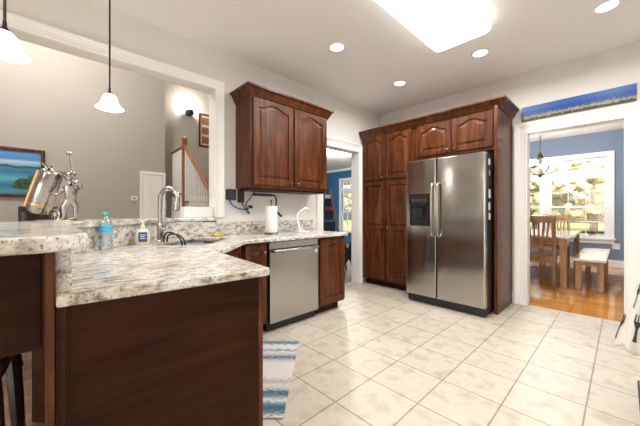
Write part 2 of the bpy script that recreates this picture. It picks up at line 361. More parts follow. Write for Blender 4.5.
# ------------------------------------------------------------------ windows
def rect(a, b, c, d): return [(a,b), (c,b), (c,d), (a,d)]
def window(name, y, x0, x1, z0, z1, transom, nlites, halves=2):
    f = F((0,y,0), (1,0,0), (0,0,1), (0,-1,0)); w_ = .1
    fr = MB().holed(rect(x0-w_,z0-.10,x1+w_,z1+w_), [rect(x0,z0,x1,z1)], 0, .022, f).holed(rect(x0-w_,z0-.10,x1+w_,z1+w_), [rect(x0-w_+.03,z0-.07,x1+w_-.03,z1+w_-.03)], .0225, .032, f)
    fr.box((x0-w_-.02, z0-.018, .0325), (x1+w_+.02, z0+.012, .075), f)
    wd = (x1-x0)/halves; tz = transom if transom else z1; sash = MB(); g = MB()
    if transom: sash.box((x0+.001,tz,-.10), (x1-.001,tz+.09,-.02), f)
    for k in range(1, halves): x = x0+k*wd; sash.box((x-.065,z0+.001,-.10), (x+.065,tz-.001,-.02), f)
    def plate(a, b, p, q, nx_, ny_, st, n0):
        hs = []; mt = .016
        cw = (b-a-2*st-(nx_-1)*mt)/nx_; chh = (q-p-2*st-(ny_-1)*mt)/ny_
        for i_ in range(nx_):
            for j_ in range(ny_): u_ = a+st+i_*(cw+mt); v_ = p+st+j_*(chh+mt); hs.append(rect(u_,v_,u_+cw,v_+chh))
        sash.holed(rect(a,p,b,q), hs, n0, n0+.03, f)
        g.box((a+.01,p+.01,n0+.013), (b-.01,q-.01,n0+.017), f)
    for k in range(halves):
        a = x0+k*wd+(.001 if k == 0 else .066); b = x0+(k+1)*wd-(.001 if k == halves-1 else .066); md = (z0+tz)/2
        plate(a, b, z0+.001, md+.02, nlites, 2, .045, -.055); plate(a, b, md-.02, tz-.001, nlites, 2, .045, -.09)
        if transom: plate(x0+k*wd+.001, x0+(k+1)*wd-.001, tz+.091, z1-.001, 3, 1, .045, -.075)
    r = struct(name, fr, 'white')
    sash.build('sash', 'white', r); g.build('pane', 'glass', r)
    return r
window('window_1', 8.2, DX0, DX1, DZ0, DZ1, 1.86, 3)
window('window_2', 8.2, -7.42, -6.2, .35, 2.28, 1.85, 2, 2)

f = F((0,-3.05,0), (-1,0,0), (0,0,1), (0,1,0)); m = MB()
for x in (-.5, .385, 1.27, 2.155): m.box((x,.25,-.03), (x+.05,2.3,.03), f)
m.box((-.5,.25,-.03), (2.2,.31,.03), f).box((-.5,2.24,-.03), (2.2,2.3,.03), f)
w3 = struct('window_added', m, 'white'); MB().box((-.5,.26,-.004), (2.2,2.29,0), f).build('pane', 'glass', w3)  # unseen rear window, added to justify a fill lamp
lamp('added_window_fill', w3, (-.85,-3.0,1.3), P_FILL, (.93,.97,1), 'AREA', (2.6,1.9), rot=(PI/2,0,PI), spread=None)  # added fill lamp, brightens ceiling and walls from behind the camera
# interior door of the living room
def panel_door(name, f, w_, h):
    m = MB().box((0,0,0), (w_,h,.03), f)
    for (a, b) in ((.12,.70), (.82,1.30), (1.40,h-.12)):
        for (p, q) in ((.11, w_/2-.05), (w_/2+.05, w_-.11)):
            m.box((p,a,.03), (q,b,.034), f).box((p+.03,a+.03,.034), (q-.03,b-.03,.042), f)
    return struct(name, m, 'white', bevel=.004)
fd = F((-6.9,.88,0), (0,1,0), (0,0,1), (1,0,0))
dd = panel_door('door_1', F((-6.899,1.47,0), (0,1,0), (0,0,1), (1,0,0)), .36, 1.88)
MB().lathe([(.01,0),(.025,.01),(.03,.04),(.02,.06)], (-6.865,1.52,.95), 14, (1,0,0)).build('door_handle', 'nickel', dd, smooth=True)
struct('trim_6', MB().box((-6.899,1.42,1.885), (-6.86,1.895,1.95)).box((-6.899,1.42,0), (-6.86,1.465,1.883)).box((-6.899,1.84,0), (-6.86,1.895,1.883)), 'white')

# ------------------------------------------------------------------ outdoors
struct('ground', MB().box((-40,8.4,-.7), (30,60,-.6)), 'lawn')
def tree(x, y, h, r, leaf, label):
    t = thing('tree', (x,y,-.6), label, 'tree', 'trees beyond the windows')
    MB().tube([(x,y,-.6), (x+.1,y,h*.3), (x,y,h*.62)], [.16,.12,.05], 8).build('trunk', 'bark', t)
    m = MB()
    for k in range(120):
        a = random.uniform(0,2*PI); q = r*math.sqrt(random.random()); zz = random.uniform(.22,1)
        q *= math.sin(PI*min(1,max(.12,1.08-zz*.85)))*.9+.15
        m.ball((x+q*math.cos(a), y+q*math.sin(a)*.8, zz*h), r*random.uniform(.09,.20), 1, (1,1,.8))
    for v in m.bm.verts: v.co += Vector((random.uniform(-1,1), random.uniform(-1,1), random.uniform(-1,1)))*.10
    m.build('foliage', leaf, t)
tree(-1.05, 19.0, 3.6, 1.5, 'leaf4', 'small tawny tree right of centre outside the dining window')
tree(-3.6, 20.5, 3.3, 1.6, 'leaf2', 'yellow-green tree outside the left half of the dining window')
tree(-6.0, 24.0, 5.0, 2.1, 'leaf1', 'green tree behind the left sash of the dining window')
tree(2.6, 25.0, 4.2, 2.0, 'leaf1', 'green tree at the right edge of the dining window view')
tree(-1.6, 33.0, 4.8, 2.6, 'leaf3', 'dark green tree in the distance behind the dining window mullion')
tree(-13.5, 17.0, 4.4, 1.6, 'leaf2', 'yellow-green tree seen through the far window of the deep blue room')
dk = thing('deck_railing', (-1.5,10.6,-.6), 'dark slatted deck railing outside the lower dining window', 'railing')
m = MB()
for k in range(5): m.box((-5.0,10.58,.02+k*.125), (2.4,10.62,.085+k*.125))
m.build('slat_panel', 'dark', dk)
for k in range(5): MB().box((-5.0+k*1.84,10.62,-.6), (-4.91+k*1.84,10.70,.62)).build('post', 'dark', dk)

# ------------------------------------------------------------------ cabinets
def arch(u0, u1, v, drop, n=18):          # cathedral curve, low at the ends and humped in the middle
    out = []
    for k in range(n+1):
        t = k/n; s = .5-.5*math.cos(2*PI*min(1,max(0,(t-.06)/.88))); s = s**.8
        out.append((u0+(u1-u0)*t, v-drop*(1-s)))
    return out
def cab_door(parent, f, u0, v0, w_, h, arched=False, mids=(), knob=None, m='cherry', st=.06, name='door', pull=None):
    """frame-and-panel door: stiles, rails and one raised panel per opening"""
    mb = MB(); t = .021
    mb.box((u0,v0,0), (u0+st,v0+h,t), f).box((u0+w_-st,v0,0), (u0+w_,v0+h,t), f).box((u0+st,v0,0), (u0+w_-st,v0+st,t), f)
    a, b = u0+st, u0+w_-st; drop = min(.05, .16*w_)
    top = v0+h-st*.72 if arched else v0+h-st
    if arched: mb.prism([(a,v0+h), (a,top-drop)] + arch(a,b,top,drop)[1:-1] + [(b,top-drop), (b,v0+h)], 0, t, f)
    else: mb.box((a,top,0), (b,v0+h,t), f)
    edges = [v0+st] + [e for q in mids for e in (q-st/2, q+st/2)] + [top]
    for q in mids: mb.box((a,q-st/2,0), (b,q+st/2,t), f)
    d = mb.build(name, m, parent, bevel=.0035)
    for i in range(0, len(edges), 2):
        p, q = edges[i], edges[i+1]; pm = MB(); last = arched and i == len(edges)-2
        pm.box((a,p,.002), (b,q - (drop if last else 0),.009), f)
        g = .013; g2 = .04
        def shape(gg):
            if last: return [(a+gg,p+gg), (b-gg,p+gg)] + [(u,v) for u,v in arch(a+gg,b-gg,q-gg,drop)[::-1]]
            return [(a+gg,p+gg), (b-gg,p+gg), (b-gg,q-gg), (a+gg,q-gg)]
        if last: pm.prism([(a,p)] + [(b,p)] + arch(a,b,q,drop)[::-1], .002, .0088, f)
        A, B = shape(g), shape(g2)
        va = [pm.bm.verts.new(f(x,y,.0085)) for x,y in A]; vb = [pm.bm.verts.new(f(x,y,.0185)) for x,y in B]
        k = len(A)
        for j in range(k): pm.bm.faces.new([va[j], va[(j+1)%k], vb[(j+1)%k], vb[j]])
        pm.bm.faces.new(vb); pm.bm.faces.new(va[::-1])
        pm.build('panel', m, d)
    if knob:
        MB().lathe([(.005,0), (.006,.012), (.015,.02), (.016,.026), (.009,.032)], f(knob[0],knob[1],t), 14, f.N).build('knob', 'pewter', d, smooth=True)
    if pull:
        (pu, pv, L) = pull
        MB().tube([f(pu-L/2,pv,t), f(pu-L/2,pv,t+.025), f(pu+L/2,pv,t+.025), f(pu+L/2,pv,t)], .005, 8, 1).build('handle', 'pewter', d, smooth=True)
    return d
CROWN = [(0,-.028), (.006,-.028), (.010,-.012), (.018,-.006), (.026,.012), (.046,.05), (.054,.058), (.066,.066), (.066,.084), (0,.084)]

# upper cabinet on the left wall
UX, UY0, UY1, UZ0, UZ1 = -2.515, 1.455, 2.51, 1.345, 2.255
u = thing('wall_cabinet', (-2.67,1.98,UZ0), 'reddish brown two-door wall cabinet above the counter with arched raised panels', 'cabinet')
MB().box((LW+.001,UY0,UZ0), (UX,UY1,UZ1)).build('body', 'cherry', u, bevel=.002)
f = F((UX,0,0), (0,1,0), (0,0,1), (1,0,0)); mid = (UY0+UY1)/2
cab_door(u, f, UY0+.022, UZ0+.03, mid-UY0-.034, UZ1-UZ0-.05, True, knob=(mid-.045,UZ0+.062))
cab_door(u, f, mid+.012, UZ0+.03, UY1-mid-.034, UZ1-UZ0-.05, True, knob=(mid+.045,UZ0+.062))
MB().sweep(CROWN, [(LW+.001,UY1,UZ1), (UX,UY1,UZ1), (UX,UY0,UZ1), (LW+.001,UY0,UZ1)][::-1]).build('crown_moulding', 'cherry', u)
MB().box((LW+.02,UY0+.02,UZ0-.022), (UX-.012,UY1-.02,UZ0)).build('light_rail', 'cherryH', u)

# base cabinets
BX, BZ = -2.20, .832          # base front plane, cabinet top
f = F((BX-.021,0,0), (0,1,0), (0,0,1), (1,0,0))
e = thing('base_cabinet', (-2.5,2.29,0), 'dark reddish brown base cabinet at the counter end right of the dishwasher', 'cabinet')
MB().box((LW+.001,2.083,.09), (BX-.021,2.50,BZ)).build('body', 'cherry', e, bevel=.002)
MB().box((LW+.001,2.083,0), (BX-.085,2.46,.09)).build('toe_kick', 'cherryH', e)
cab_door(e, f, 2.098, .115, .39, .695, knob=None, pull=(2.29,.775,.09))
fe = F((0,2.50,0), (-1,0,0), (0,0,1), (0,1,0))
MB().box((-BX+.06,.15,0), (2.76,.79,.012), fe).build('end_panel', 'cherry', e, bevel=.003)
n_ = thing('base_cabinet', (-2.5,1.33,0), 'narrow dark reddish brown base cabinet left of the dishwasher', 'cabinet')
MB().prism([(LW+.001,1.02),(-2.5,1.10),(BX-.021,1.215),(BX-.021,1.452),(LW+.001,1.452)], .09, BZ).build('body', 'cherry', n_, bevel=.002)
MB().box((LW+.001,1.2,0), (BX-.085,1.452,.09)).build('toe_kick', 'cherryH', n_)
cab_door(n_, f, 1.225, .115, .21, .695, knob=(1.405,.735), st=.048)
# diagonal sink cabinet
DA, DB = Vector((-1.70,.70)), Vector((-2.205,1.20))
ud = (DB-DA).normalized(); L = (DB-DA).length
f = F((DA.x-.021*nx,DA.y-.021*ny,0), (ud.x,ud.y,0), (0,0,1), (-ud.y*-1 if False else ud.y*1, -ud.x, 0))
s_ = thing('sink_cabinet', (-1.98,.92,0), 'dark diagonal sink base cabinet in the counter corner', 'cabinet')
MB().box((0,.09,-.02), (L,.64,0), f).box((0,.63,-.02), (L,BZ,0), f).box((.0,.09,-.5), (.02,.63,-.02), f).box((L-.02,.09,-.5), (L,.63,-.02), f).build('body', 'cherry', s_)
MB().box((.05,0,-.09), (L-.05,.09,-.07), f).build('toe_kick', 'cherryH', s_)
cab_door(s_, f, .02, .115, L/2-.03, .53, knob=(L/2-.05,.6)); cab_door(s_, f, L/2+.01, .115, L/2-.03, .53, knob=(L/2+.05,.6))
cab_door(s_, f, .02, .665, L-.04, .145, st=.04, name='false_drawer')
# peninsula cabinet (end panel faces the camera)
p_ = thing('peninsula_cabinet', (-1.4,.35,0), 'large dark brown peninsula cabinet in the foreground with a plain wood end', 'cabinet')
MB().prism([(-1.125,.065), (-1.083,.645), (-1.70,.665), (-1.70,.065)], .09, BZ).build('body', 'cherry', p_)
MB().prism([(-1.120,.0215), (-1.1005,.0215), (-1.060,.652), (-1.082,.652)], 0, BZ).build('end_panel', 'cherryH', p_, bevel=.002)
MB().prism([(-1.110,.030), (-1.092,.030), (-1.090,.050), (-1.108,.050)], 0, BZ-.0).prism([(-1.100,.034), (-1.088,.034), (-1.087,.045), (-1.099,.045)], 0, BZ).build('edge_moulding', 'cherryH', p_, bevel=.003)
MB().box((-1.118,.0,0), (-1.098,.020,1.008)).build('corner_post', 'cherry', p_, bevel=.003)
MB().box((-1.69,.60,0), (-1.16,.62,.09)).build('toe_kick', 'cherryH', p_)
MB().prism([(-1.087,.652), (-1.059,.652), (-1.057,.672), (-1.085,.672)], 0, BZ).build('front_stile', 'cherry', p_, bevel=.002)
f = F((-1.09,.668,0), (-1,0,0), (0,0,1), (0,1,0))
cab_door(p_, f, .03, .115, .27, .53, knob=(.27,.6)); cab_door(p_, f, .32, .115, .27, .53, knob=(.35,.6))
cab_door(p_, f, .03, .665, .27, .145, st=.04, name='drawer', knob=(.165,.737)); cab_door(p_, f, .32, .665, .27, .145, st=.04, name='drawer', knob=(.455,.737))
# bracket board under the bar overhang
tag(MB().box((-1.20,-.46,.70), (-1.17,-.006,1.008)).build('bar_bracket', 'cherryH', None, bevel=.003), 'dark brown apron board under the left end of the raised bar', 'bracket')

# ------------------------------------------------------------------ granite
def ring(pts, r=.03, n=4):
    out = []
    for i, p in enumerate(pts):
        p = Vector(p); a = (Vector(pts[i-1])-p).normalized(); b = (Vector(pts[(i+1)%len(pts)])-p).normalized()
        for k in range(n+1): t = k/n; q0 = p+a*r*(1-t); q1 = p+b*r*t; out.append(tuple(q0*(1-t)+q1*t))
    return out
SK = [(-2.03,.80), (-2.48,1.24), (-2.77,.965), (-2.32,.525)]
SKc = Vector((sum(p[0] for p in SK)/4, sum(p[1] for p in SK)/4))
out = [(-1.112,.022), (-1.080,.022), (-1.022,.672), (-1.032,.690), (-1.66,.742), (-2.165,1.215), (-2.165,2.505), (-2.180,2.525), (LW+.002,2.525), (LW+.002,.78), (-2.064,.022)]
ct = thing('countertop', (-1.9,.6,BZ), 'speckled white and grey granite countertop running over peninsula, sink corner and dishwasher', 'countertop')
MB().holed(out, [ring(SK, .05)], BZ+.001, .866).build('slab', 'granite', ct, bevel=.006)
sp = MB().prism([(-1.120,.020), (-1.105,.057), (-2.05,.057), (-2.80,.80), (-2.80,1.10), (LW+.001,1.10), (LW+.001,.775), (-2.065,.020)], .866, 1.008)
sp.prism([(-1.120,.020), (-1.105,.020), (-1.105,.057), (-1.120,.057)], .833, .867)
sp.box((LW+.001,1.10,.866), (-2.80,2.55,1.0)); sp.build('backsplash', 'granite', ct, bevel=.003)
bar = [(-.870,-.50), (-.862,-.01), (-.880,.040), (-.960,.082), (-2.035,.085), (-2.79,.835), (-2.79,OP-.017), (-2.99,OP-.017), (-2.99,.42), (-2.36,-.22), (-2.20,-.34), (-1.9,-.38), (-1.0,-.52)]
tag(MB().prism(bar, 1.010, 1.046).build('granite_bar', 'granite', None, bevel=.008), 'raised speckled granite bar top at the left edge, above the peninsula counter', 'countertop')

# ------------------------------------------------------------------ sink and the things around it
sk_ = thing('kitchen_sink', (SKc.x,SKc.y,.65), 'stainless double-bowl sink set into the diagonal counter corner', 'sink')
a, b, c, d = [Vector(p) for p in SK]
def bowl(q, name):
    m = MB(); top = [m.bm.verts.new((x,y,.845)) for x,y in ring(q,.05)]
    cen = Vector((sum(p[0] for p in q)/4, sum(p[1] for p in q)/4))
    low = [m.bm.verts.new((cen.x+(v.co.x-cen.x)*.92, cen.y+(v.co.y-cen.y)*.92, .66)) for v in top]; k = len(top)
    for j in range(k): m.bm.faces.new([top[j], low[j], low[(j+1)%k], top[(j+1)%k]])
    m.bm.faces.new(low[::-1])
    o = m.build(name, 'shaded_sinksteel', sk_, smooth=True); s = o.modifiers.new('solid', 'SOLIDIFY'); s.thickness = .003
    MB().lathe([(.04,0), (.042,.003), (.03,.004), (.006,.002)], (cen.x,cen.y,.664), 18).build('drain', 'pewter', o, smooth=True)
ab1, ab2, dc1, dc2 = a+(b-a)*.49, a+(b-a)*.52, d+(c-d)*.49, d+(c-d)*.52
bowl([tuple(a), tuple(ab1), tuple(dc1), tuple(d)], 'bowl'); bowl([tuple(ab2), tuple(b), tuple(c), tuple(dc2)], 'bowl')

fx, fy = -2.505, .655
ft = thing('faucet', (fx,fy,.867), 'tall brushed nickel gooseneck faucet behind the sink', 'faucet')
MB().lathe([(.030,0), (.030,.006), (.024,.012), (.021,.05), (.024,.055), (.024,.135), (.019,.145)], (fx,fy,.867), 20).build('base', 'nickel', ft, smooth=True)
dv = Vector((.86,.50,0)).normalized(); P = []
for k in range(0, 5): P.append((fx,fy,1.0+.20*k/4))
R = .083
for k in range(1, 15):
    t = PI*k/14*.98; P.append((fx+dv.x*R*(1-math.cos(t)), fy+dv.y*R*(1-math.cos(t)), 1.20+R*math.sin(t)))
MB().tube(P, .0170, 12).build('neck', 'nickel', ft, smooth=True)
q = Vector(P[-1]); MB().lathe([(.014,.012), (.018,0), (.023,-.055), (.024,-.09), (.019,-.096)], q, 16, (dv.x*-.12*-1, dv.y*.12, 1)).build('spray_head', 'nickel', ft, smooth=True)
MB().lathe([(.014,0), (.015,.03), (.010,.036)], (fx,fy,.965), 12, (.55,.75,.0)).tube([(fx+.018,fy+.024,.968), (fx+.024,fy+.032,1.01), (fx+.020,fy+.026,1.075)], [.011,.010,.006], 10, 1).build('handle', 'nickel', ft, smooth=True)

bx, by = -2.20, .272
bt = thing('water_bottle', (bx,by,.867), 'clear plastic water bottle with a cyan label and teal cap, by the backsplash', 'bottle')
MB().lathe([(.031,0), (.034,.006), (.034,.03), (.031,.045), (.034,.06), (.0335,.15), (.034,.165), (.027,.185), (.014,.205), (.0125,.222)], (bx,by,.867), 24).build('body', 'pet', bt, smooth=True)
MB().lathe([(.0345,0), (.0348,.002), (.0348,.042), (.0345,.044)], (bx,by,.867+.108), 24, cap=False).build('label', 'cyan', bt, smooth=True)
MB().lathe([(.016,0), (.0165,.002), (.0165,.016), (.014,.019)], (bx,by,.867+.214), 18).build('cap', 'teal', bt, smooth=True)

px, py = -2.405, .515
sb = thing('soap_bottle', (px,py,.867), 'clear hand soap pump bottle with a navy label, between bottle and faucet', 'soap dispenser')
def oval(prof, c, sy, ang): 
    m = MB().lathe(prof, (0,0,0), 24)
    ca, sa = math.cos(ang), math.sin(ang)
    for v in m.bm.verts: x, y = v.co.x, v.co.y*sy; v.co = Vector((c[0]+x*ca-y*sa, c[1]+x*sa+y*ca, c[2]+v.co.z))
    return m
an = math.atan2(.97,.24)
oval([(.040,0), (.046,.006), (.047,.04), (.044,.08), (.033,.105), (.016,.115), (.014,.118)], (px,py,.867), .58, an).build('body', 'soap', sb, smooth=True)
MB().lathe([(.016,0), (.017,.002), (.016,.018), (.008,.021), (.006,.045), (.011,.047), (.011,.055)], (px,py,.984), 16).tube([(px,py,1.035), (px+.02,py-.01,1.036), (px+.035,py-.02,1.028)], .005, 8).build('pump', 'plastic', sb, smooth=True)
lf = F((px+.0285*.97,py-.0285*.24,.867), (.24,.97,0), (0,0,1), (.97,-.24,0))
lb = MB().box((-.027,.018,-.006), (.027,.088,.0), lf).build('label', 'bluelabel', sb, bevel=.002)
lt = MB()
for k, (a0, wd) in enumerate(((-.018,.036), (-.014,.026), (-.016,.032))): lt.box((a0,.066-k*.013,0), (a0+wd,.071-k*.013,.0008), lf)
lt.build('label_lines', 'plastic', lb)

# black dish caddy hooked over the sink edge
cd = thing('sink_caddy', (-2.36,.66,.867), 'black wire sink caddy hooked over the left sink rim', 'caddy')
m = MB()
for (o, hh) in ((0,.075), (.045,.06)):
    x0, y0 = -2.335+o*-.7, .695+o*.7
    m.tube([(x0-.06,y0-.045,.871), (x0-.055,y0-.04,.867+hh), (x0+.0,y0+.0,.867+hh+.008), (x0+.05,y0+.045,.90), (x0+.06,y0+.055,.80)], .0065, 8, 2)
m.build('hook', 'rubber', cd, smooth=True)
MB().box((-.09,-.10,-.05), (.05,-.09,.05), F((-2.27,.735,.80), (-.71,.70,0), (.70,.71,0), (0,0,1))).build('basket', 'rubber', cd)
sf = F((-2.72,1.215,.867), (-.3,.95,0), (.95,.3,0), (0,0,1))
tag(MB().box((-.055,-.03,0), (.055,.03,.022), sf).build('sponge', 'sponge', None, bevel=.005), 'yellow sponge lying on the counter behind the sink', 'sponge')

# ------------------------------------------------------------------ dishwasher
dw = thing('dishwasher', (-2.5,1.766,0), 'stainless steel dishwasher under the counter between two cabinets', 'dishwasher')
MB().box((LW+.03,1.464,.1), (BX-.03,2.071,BZ-.004)).build('body', 'black', dw)
MB().box((BX-.03,1.470,.085), (BX+.004,2.068,.755)).build('door', 'dsteel', dw, bevel=.004)
MB().box((BX-.03,1.470,.762), (BX-.002,2.068,BZ-.008)).build('control_panel', 'dsteel', dw, bevel=.003)
MB().tube([(BX+.0,1.485,.742), (BX+.045,1.495,.744), (BX+.052,1.52,.744), (BX+.052,2.018,.744), (BX+.045,2.043,.744), (BX+.0,2.053,.742)], .014, 10, 1, flat=.7).build('handle', 'chrome', dw, smooth=True)
MB().box((LW+.1,1.470,.0), (BX-.055,2.068,.098)).build('toe_kick', 'black', dw)
MB().box((BX+.004,2.022,.685), (BX+.0055,2.054,.72)).build('badge', 'plastic', dw)

# ------------------------------------------------------------------ tall cabinets round the fridge
PY = 3.575
pc = thing('pantry_cabinet', (-2.36,3.8,0), 'tall dark reddish brown pantry cabinet left of the refrigerator', 'cabinet')
MB().box((-2.80,PY,.09), (-1.905,BW-.001,2.245)).build('body', 'cherry', pc, bevel=.002)
MB().box((-2.77,PY+.07,0), (-1.905,BW-.001,.09)).build('toe_kick', 'cherryH', pc)
f = F((0,PY,0), (1,0,0), (0,0,1), (0,-1,0))
for k, x0 in enumerate((-2.775,-2.36)):
    kx = (x0+.36) if k == 0 else x0+.035
    cab_door(pc, f, x0, 1.575, .40, .645, True, knob=(kx,1.61)); cab_door(pc, f, x0, .125, .40, 1.42, mids=(.865,), knob=(kx,.88))
fc = thing('fridge_cabinet', (-1.43,3.83,1.79), 'reddish brown two-door cabinet over the refrigerator with arched panels', 'cabinet')
MB().box((-1.903,PY,1.79), (-.962,BW-.001,2.245)).build('body', 'cherry', fc, bevel=.002)
cab_door(fc, f, -1.885, 1.825, .445, .395, True, knob=(-1.48,1.86)); cab_door(fc, f, -1.43, 1.825, .445, .395, True, knob=(-1.395,1.86))
tag(MB().box((-.960,3.50,0), (-.925,BW-.001,2.245)).build('side_panel', 'cherry', None, bevel=.003), 'tall dark wood panel closing the right side of the refrigerator', 'panel')
tag(MB().sweep(CROWN, [(-2.805,PY-.012,2.247), (-.920,PY-.012,2.247), (-.920,BW-.001,2.247)]).build('crown_moulding', 'cherry', None), 'reddish brown crown moulding topping the pantry and fridge cabinets', 'moulding')

# ------------------------------------------------------------------ refrigerator
FX0, FX1, FS, FY = -1.868, -.972, -1.485, 3.262
fr = thing('refrigerator', (-1.42,3.68,0), 'stainless side-by-side refrigerator with a black water dispenser', 'refrigerator')
MB().box((FX0+.006,3.335,.03), (FX1-.004,4.07,1.725)).build('body', 'black', fr, bevel=.004)
ld = MB().box((FX0,FY,.098), (FS-.004,3.33,1.725)).build('door', 'steel', fr, bevel=.014, seg=4)
MB().box((FS+.004,FY,.098), (FX1,3.33,1.725)).build('door', 'steel', fr, bevel=.014, seg=4)
MB().box((FX0+.01,3.30,.02), (FX1-.01,3.335,.09)).build('kick_grille', 'black', fr)
for xx in (FX0+.06, FX1-.06): MB().lathe([(.02,0), (.02,.03)], (xx,3.42,0), 12).build('foot', 'black', fr)
for xx in (FS-.034, FS+.034):
    MB().tube([(xx,FY+.002,1.43), (xx,FY-.035,1.425), (xx,FY-.056,1.39), (xx,FY-.060,1.12), (xx,FY-.056,.86), (xx,FY-.035,.825), (xx,FY+.002,.82)], .0135, 10, 2).build('handle', 'nickel', fr, smooth=True)
f = F((0,FY,0), (1,0,0), (0,0,1), (0,-1,0))
dp = MB().box((-1.815,.935,0), (-1.565,1.315,.008), f).build('dispenser', 'gloss', fr, bevel=.004)
MB().box((-1.80,1.19,.008), (-1.58,1.30,.012), f).build('control_panel', 'black', dp, bevel=.002)
m = MB()
for k in range(4): m.box((-1.785+k*.052,1.225,.012), (-1.75+k*.052,1.255,.0135), f)
m.build('button', 'charcoal', dp)
m = MB().box((-1.80,.95,.008), (-1.785,1.18,.022), f).box((-1.595,.95,.008), (-1.58,1.18,.022), f).box((-1.80,.95,.008), (-1.58,.97,.03), f).box((-1.80,1.165,.008), (-1.58,1.18,.022), f)
m.build('niche_frame', 'black', dp, bevel=.002)
MB().box((-1.73,1.03,.008), (-1.65,1.15,.02), f).build('paddle', 'black', dp, bevel=.004)
# magnets on the black side
fs = F((FX1-.004,0,0), (0,1,0), (0,0,1), (1,0,0))
for k, (y0, z0, a0, b0, mm, lab) in enumerate(((3.37,1.60,.05,.06,'plastic','topmost pale magnet on the black refrigerator side'), (3.38,1.49,.045,.05,'gray','grey magnet second from the top on the refrigerator side'),
        (3.37,1.39,.05,.05,'pewter','small dull magnet in the middle of the refrigerator side'), (3.375,1.25,.055,.09,'plastic','tall white magnet below the middle one on the refrigerator side'), (3.37,1.12,.05,.08,'plastic','white magnet second from the bottom on the refrigerator side'), (3.375,1.02,.055,.07,'plastic','lowest pale magnet on the refrigerator side'))):
    o = MB().box((y0,z0,0), (y0+a0,z0+b0,.003), fs).build('magnet', mm, None); tag(o, lab, 'magnet', 'magnets on the refrigerator side')

# ------------------------------------------------------------------ ceiling lights
def downlight(x, y, label, inview=True):
    t = thing('recessed_light', (x,y,CZ-.006), label, 'ceiling light', 'recessed ceiling lights')
    MB().lathe([(.066,.0), (.085,.0), (.088,.005), (.066,.006)], (x,y,CZ-.006), 32, cap=False).build('trim_ring', 'white', t, smooth=True)
    MB().lathe([(.0665,.001), (.0665,.005)], (x,y,CZ-.006), 32).build('lens', 'lens', t)
    lamp('bulb', t, (x,y,CZ-.012), P_DOWN, (1,.97,.93), 'AREA', .12, spread=math.radians(165))
downlight(-1.95,2.09,'round recessed ceiling light nearest the wall cabinet'); downlight(-1.95,3.25,'round recessed ceiling light in front of the pantry')
downlight(-1.01,3.23,'round recessed ceiling light beside the end of the fluorescent panel'); downlight(-.09,3.22,'round recessed ceiling light nearest the dining doorway')
downlight(-.09,.9,'added unseen recessed ceiling light behind the camera'); downlight(-1.0,-.9,'added unseen recessed ceiling light over the bar'); downlight(-1.0,-2.2,'added unseen recessed ceiling light by the rear wall')  # out of view, added to even out the room light
t = thing('fluorescent_fixture', (-1.01,2.14,CZ-.1), 'large glowing rectangular fluorescent ceiling fixture with rounded corners', 'ceiling light')
rr = ring([(-1.255,1.52), (-.765,1.52), (-.765,2.76), (-1.255,2.76)], .07, 6)
MB().prism(ring([(-1.24,1.535), (-.78,1.535), (-.78,2.745), (-1.24,2.745)], .06, 6), CZ-.03, CZ-.0005).build('housing', 'white', t)
MB().prism(rr, CZ-.095, CZ-.03).build('diffuser', 'lens', t, bevel=.02, seg=3)
lamp('tube', t, (-1.01,2.14,CZ-.10), P_FLUO, (1,.98,.96), 'AREA', (.45,1.15), spread=math.radians(170))

# pendants over the bar
def pendant(x, y, z, label):
    t = thing('pendant_light', (x,y,z), label, 'pendant light', 'frosted pendant lights over the bar')
    MB().tube([(x,y,z+.145), (x,y,CZ-.02)], .0055, 8).build('rod', 'bronze', t, smooth=True)
    MB().lathe([(.055,0), (.055,.012), (.03,.022)], (x,y,CZ-.0225), 20).build('canopy', 'bronze', t, smooth=True)
    MB().lathe([(.020,0), (.018,.012), (.009,.022), (.007,.05)], (x,y,z+.098), 16).build('socket_cap', 'bronze', t, smooth=True)
    m = MB().lathe([(.084,.0), (.080,.006), (.066,.018), (.054,.036), (.047,.062), (.039,.084), (.026,.098), (.012,.103)], (x,y,z), 32, cap=False)
    m.build('lamp_shade', 'shade', t, smooth=True)
    lamp('bulb', t, (x,y,z+.02), P_PEND, (1,.92,.82), 'POINT', .04)
pendant(-1.93,-.132,1.815,'frosted bell pendant light cut by the left edge of the view'); pendant(-2.53,.335,1.84,'frosted bell pendant light on a thin dark rod before the taupe wall')

# ------------------------------------------------------------------ wall things by the counter
def outlet(name, f, label, cat='outlet', w_=.075, h=.118, m='plastic'):
    t = thing(name, tuple(f.o), label, cat)
    MB().box((-w_/2,-h/2,0), (w_/2,h/2,.006), f).build('plate', m, t, bevel=.002)
    s = MB()
    for v in (-.027,.027): s.box((-.017,v-.014,.006), (.017,v+.014,.008), f)
    s.build('socket', 'white', t, bevel=.001); return t
fo = F((LW,1.62,1.155), (0,1,0), (0,0,1), (1,0,0)); outlet('wall_outlet', fo, 'white wall outlet with a plug under the left end of the wall cabinet')
outlet('wall_outlet', F((LW,2.38,1.10), (0,1,0), (0,0,1), (1,0,0)), 'white wall outlet behind the white stand near the doorway', w_=.12)
outlet('wall_outlet', F((-.10,8.2,.42), (1,0,0), (0,0,1), (0,-1,0)), 'white wall outlet below the dining window on blue wall', w_=.11)
f = F((LW,0,0), (0,1,0), (0,0,1), (1,0,0))
b1 = thing('router_box', (LW,1.40,1.20), 'black box mounted on the wall right of the white casing', 'wall box')
MB().box((1.345,1.225,0), (1.445,1.335,.035), f).build('body', 'black', b1, bevel=.004); MB().box((1.36,1.24,.035), (1.43,1.32,.038), f).build('cover', 'charcoal', b1, bevel=.002)
b2 = thing('power_adapter', (LW,1.51,1.20), 'narrow black adapter box hanging under the left end of the wall cabinet', 'wall box')
MB().box((1.475,1.20,0), (1.535,1.33,.045), f).build('body', 'black', b2, bevel=.006)
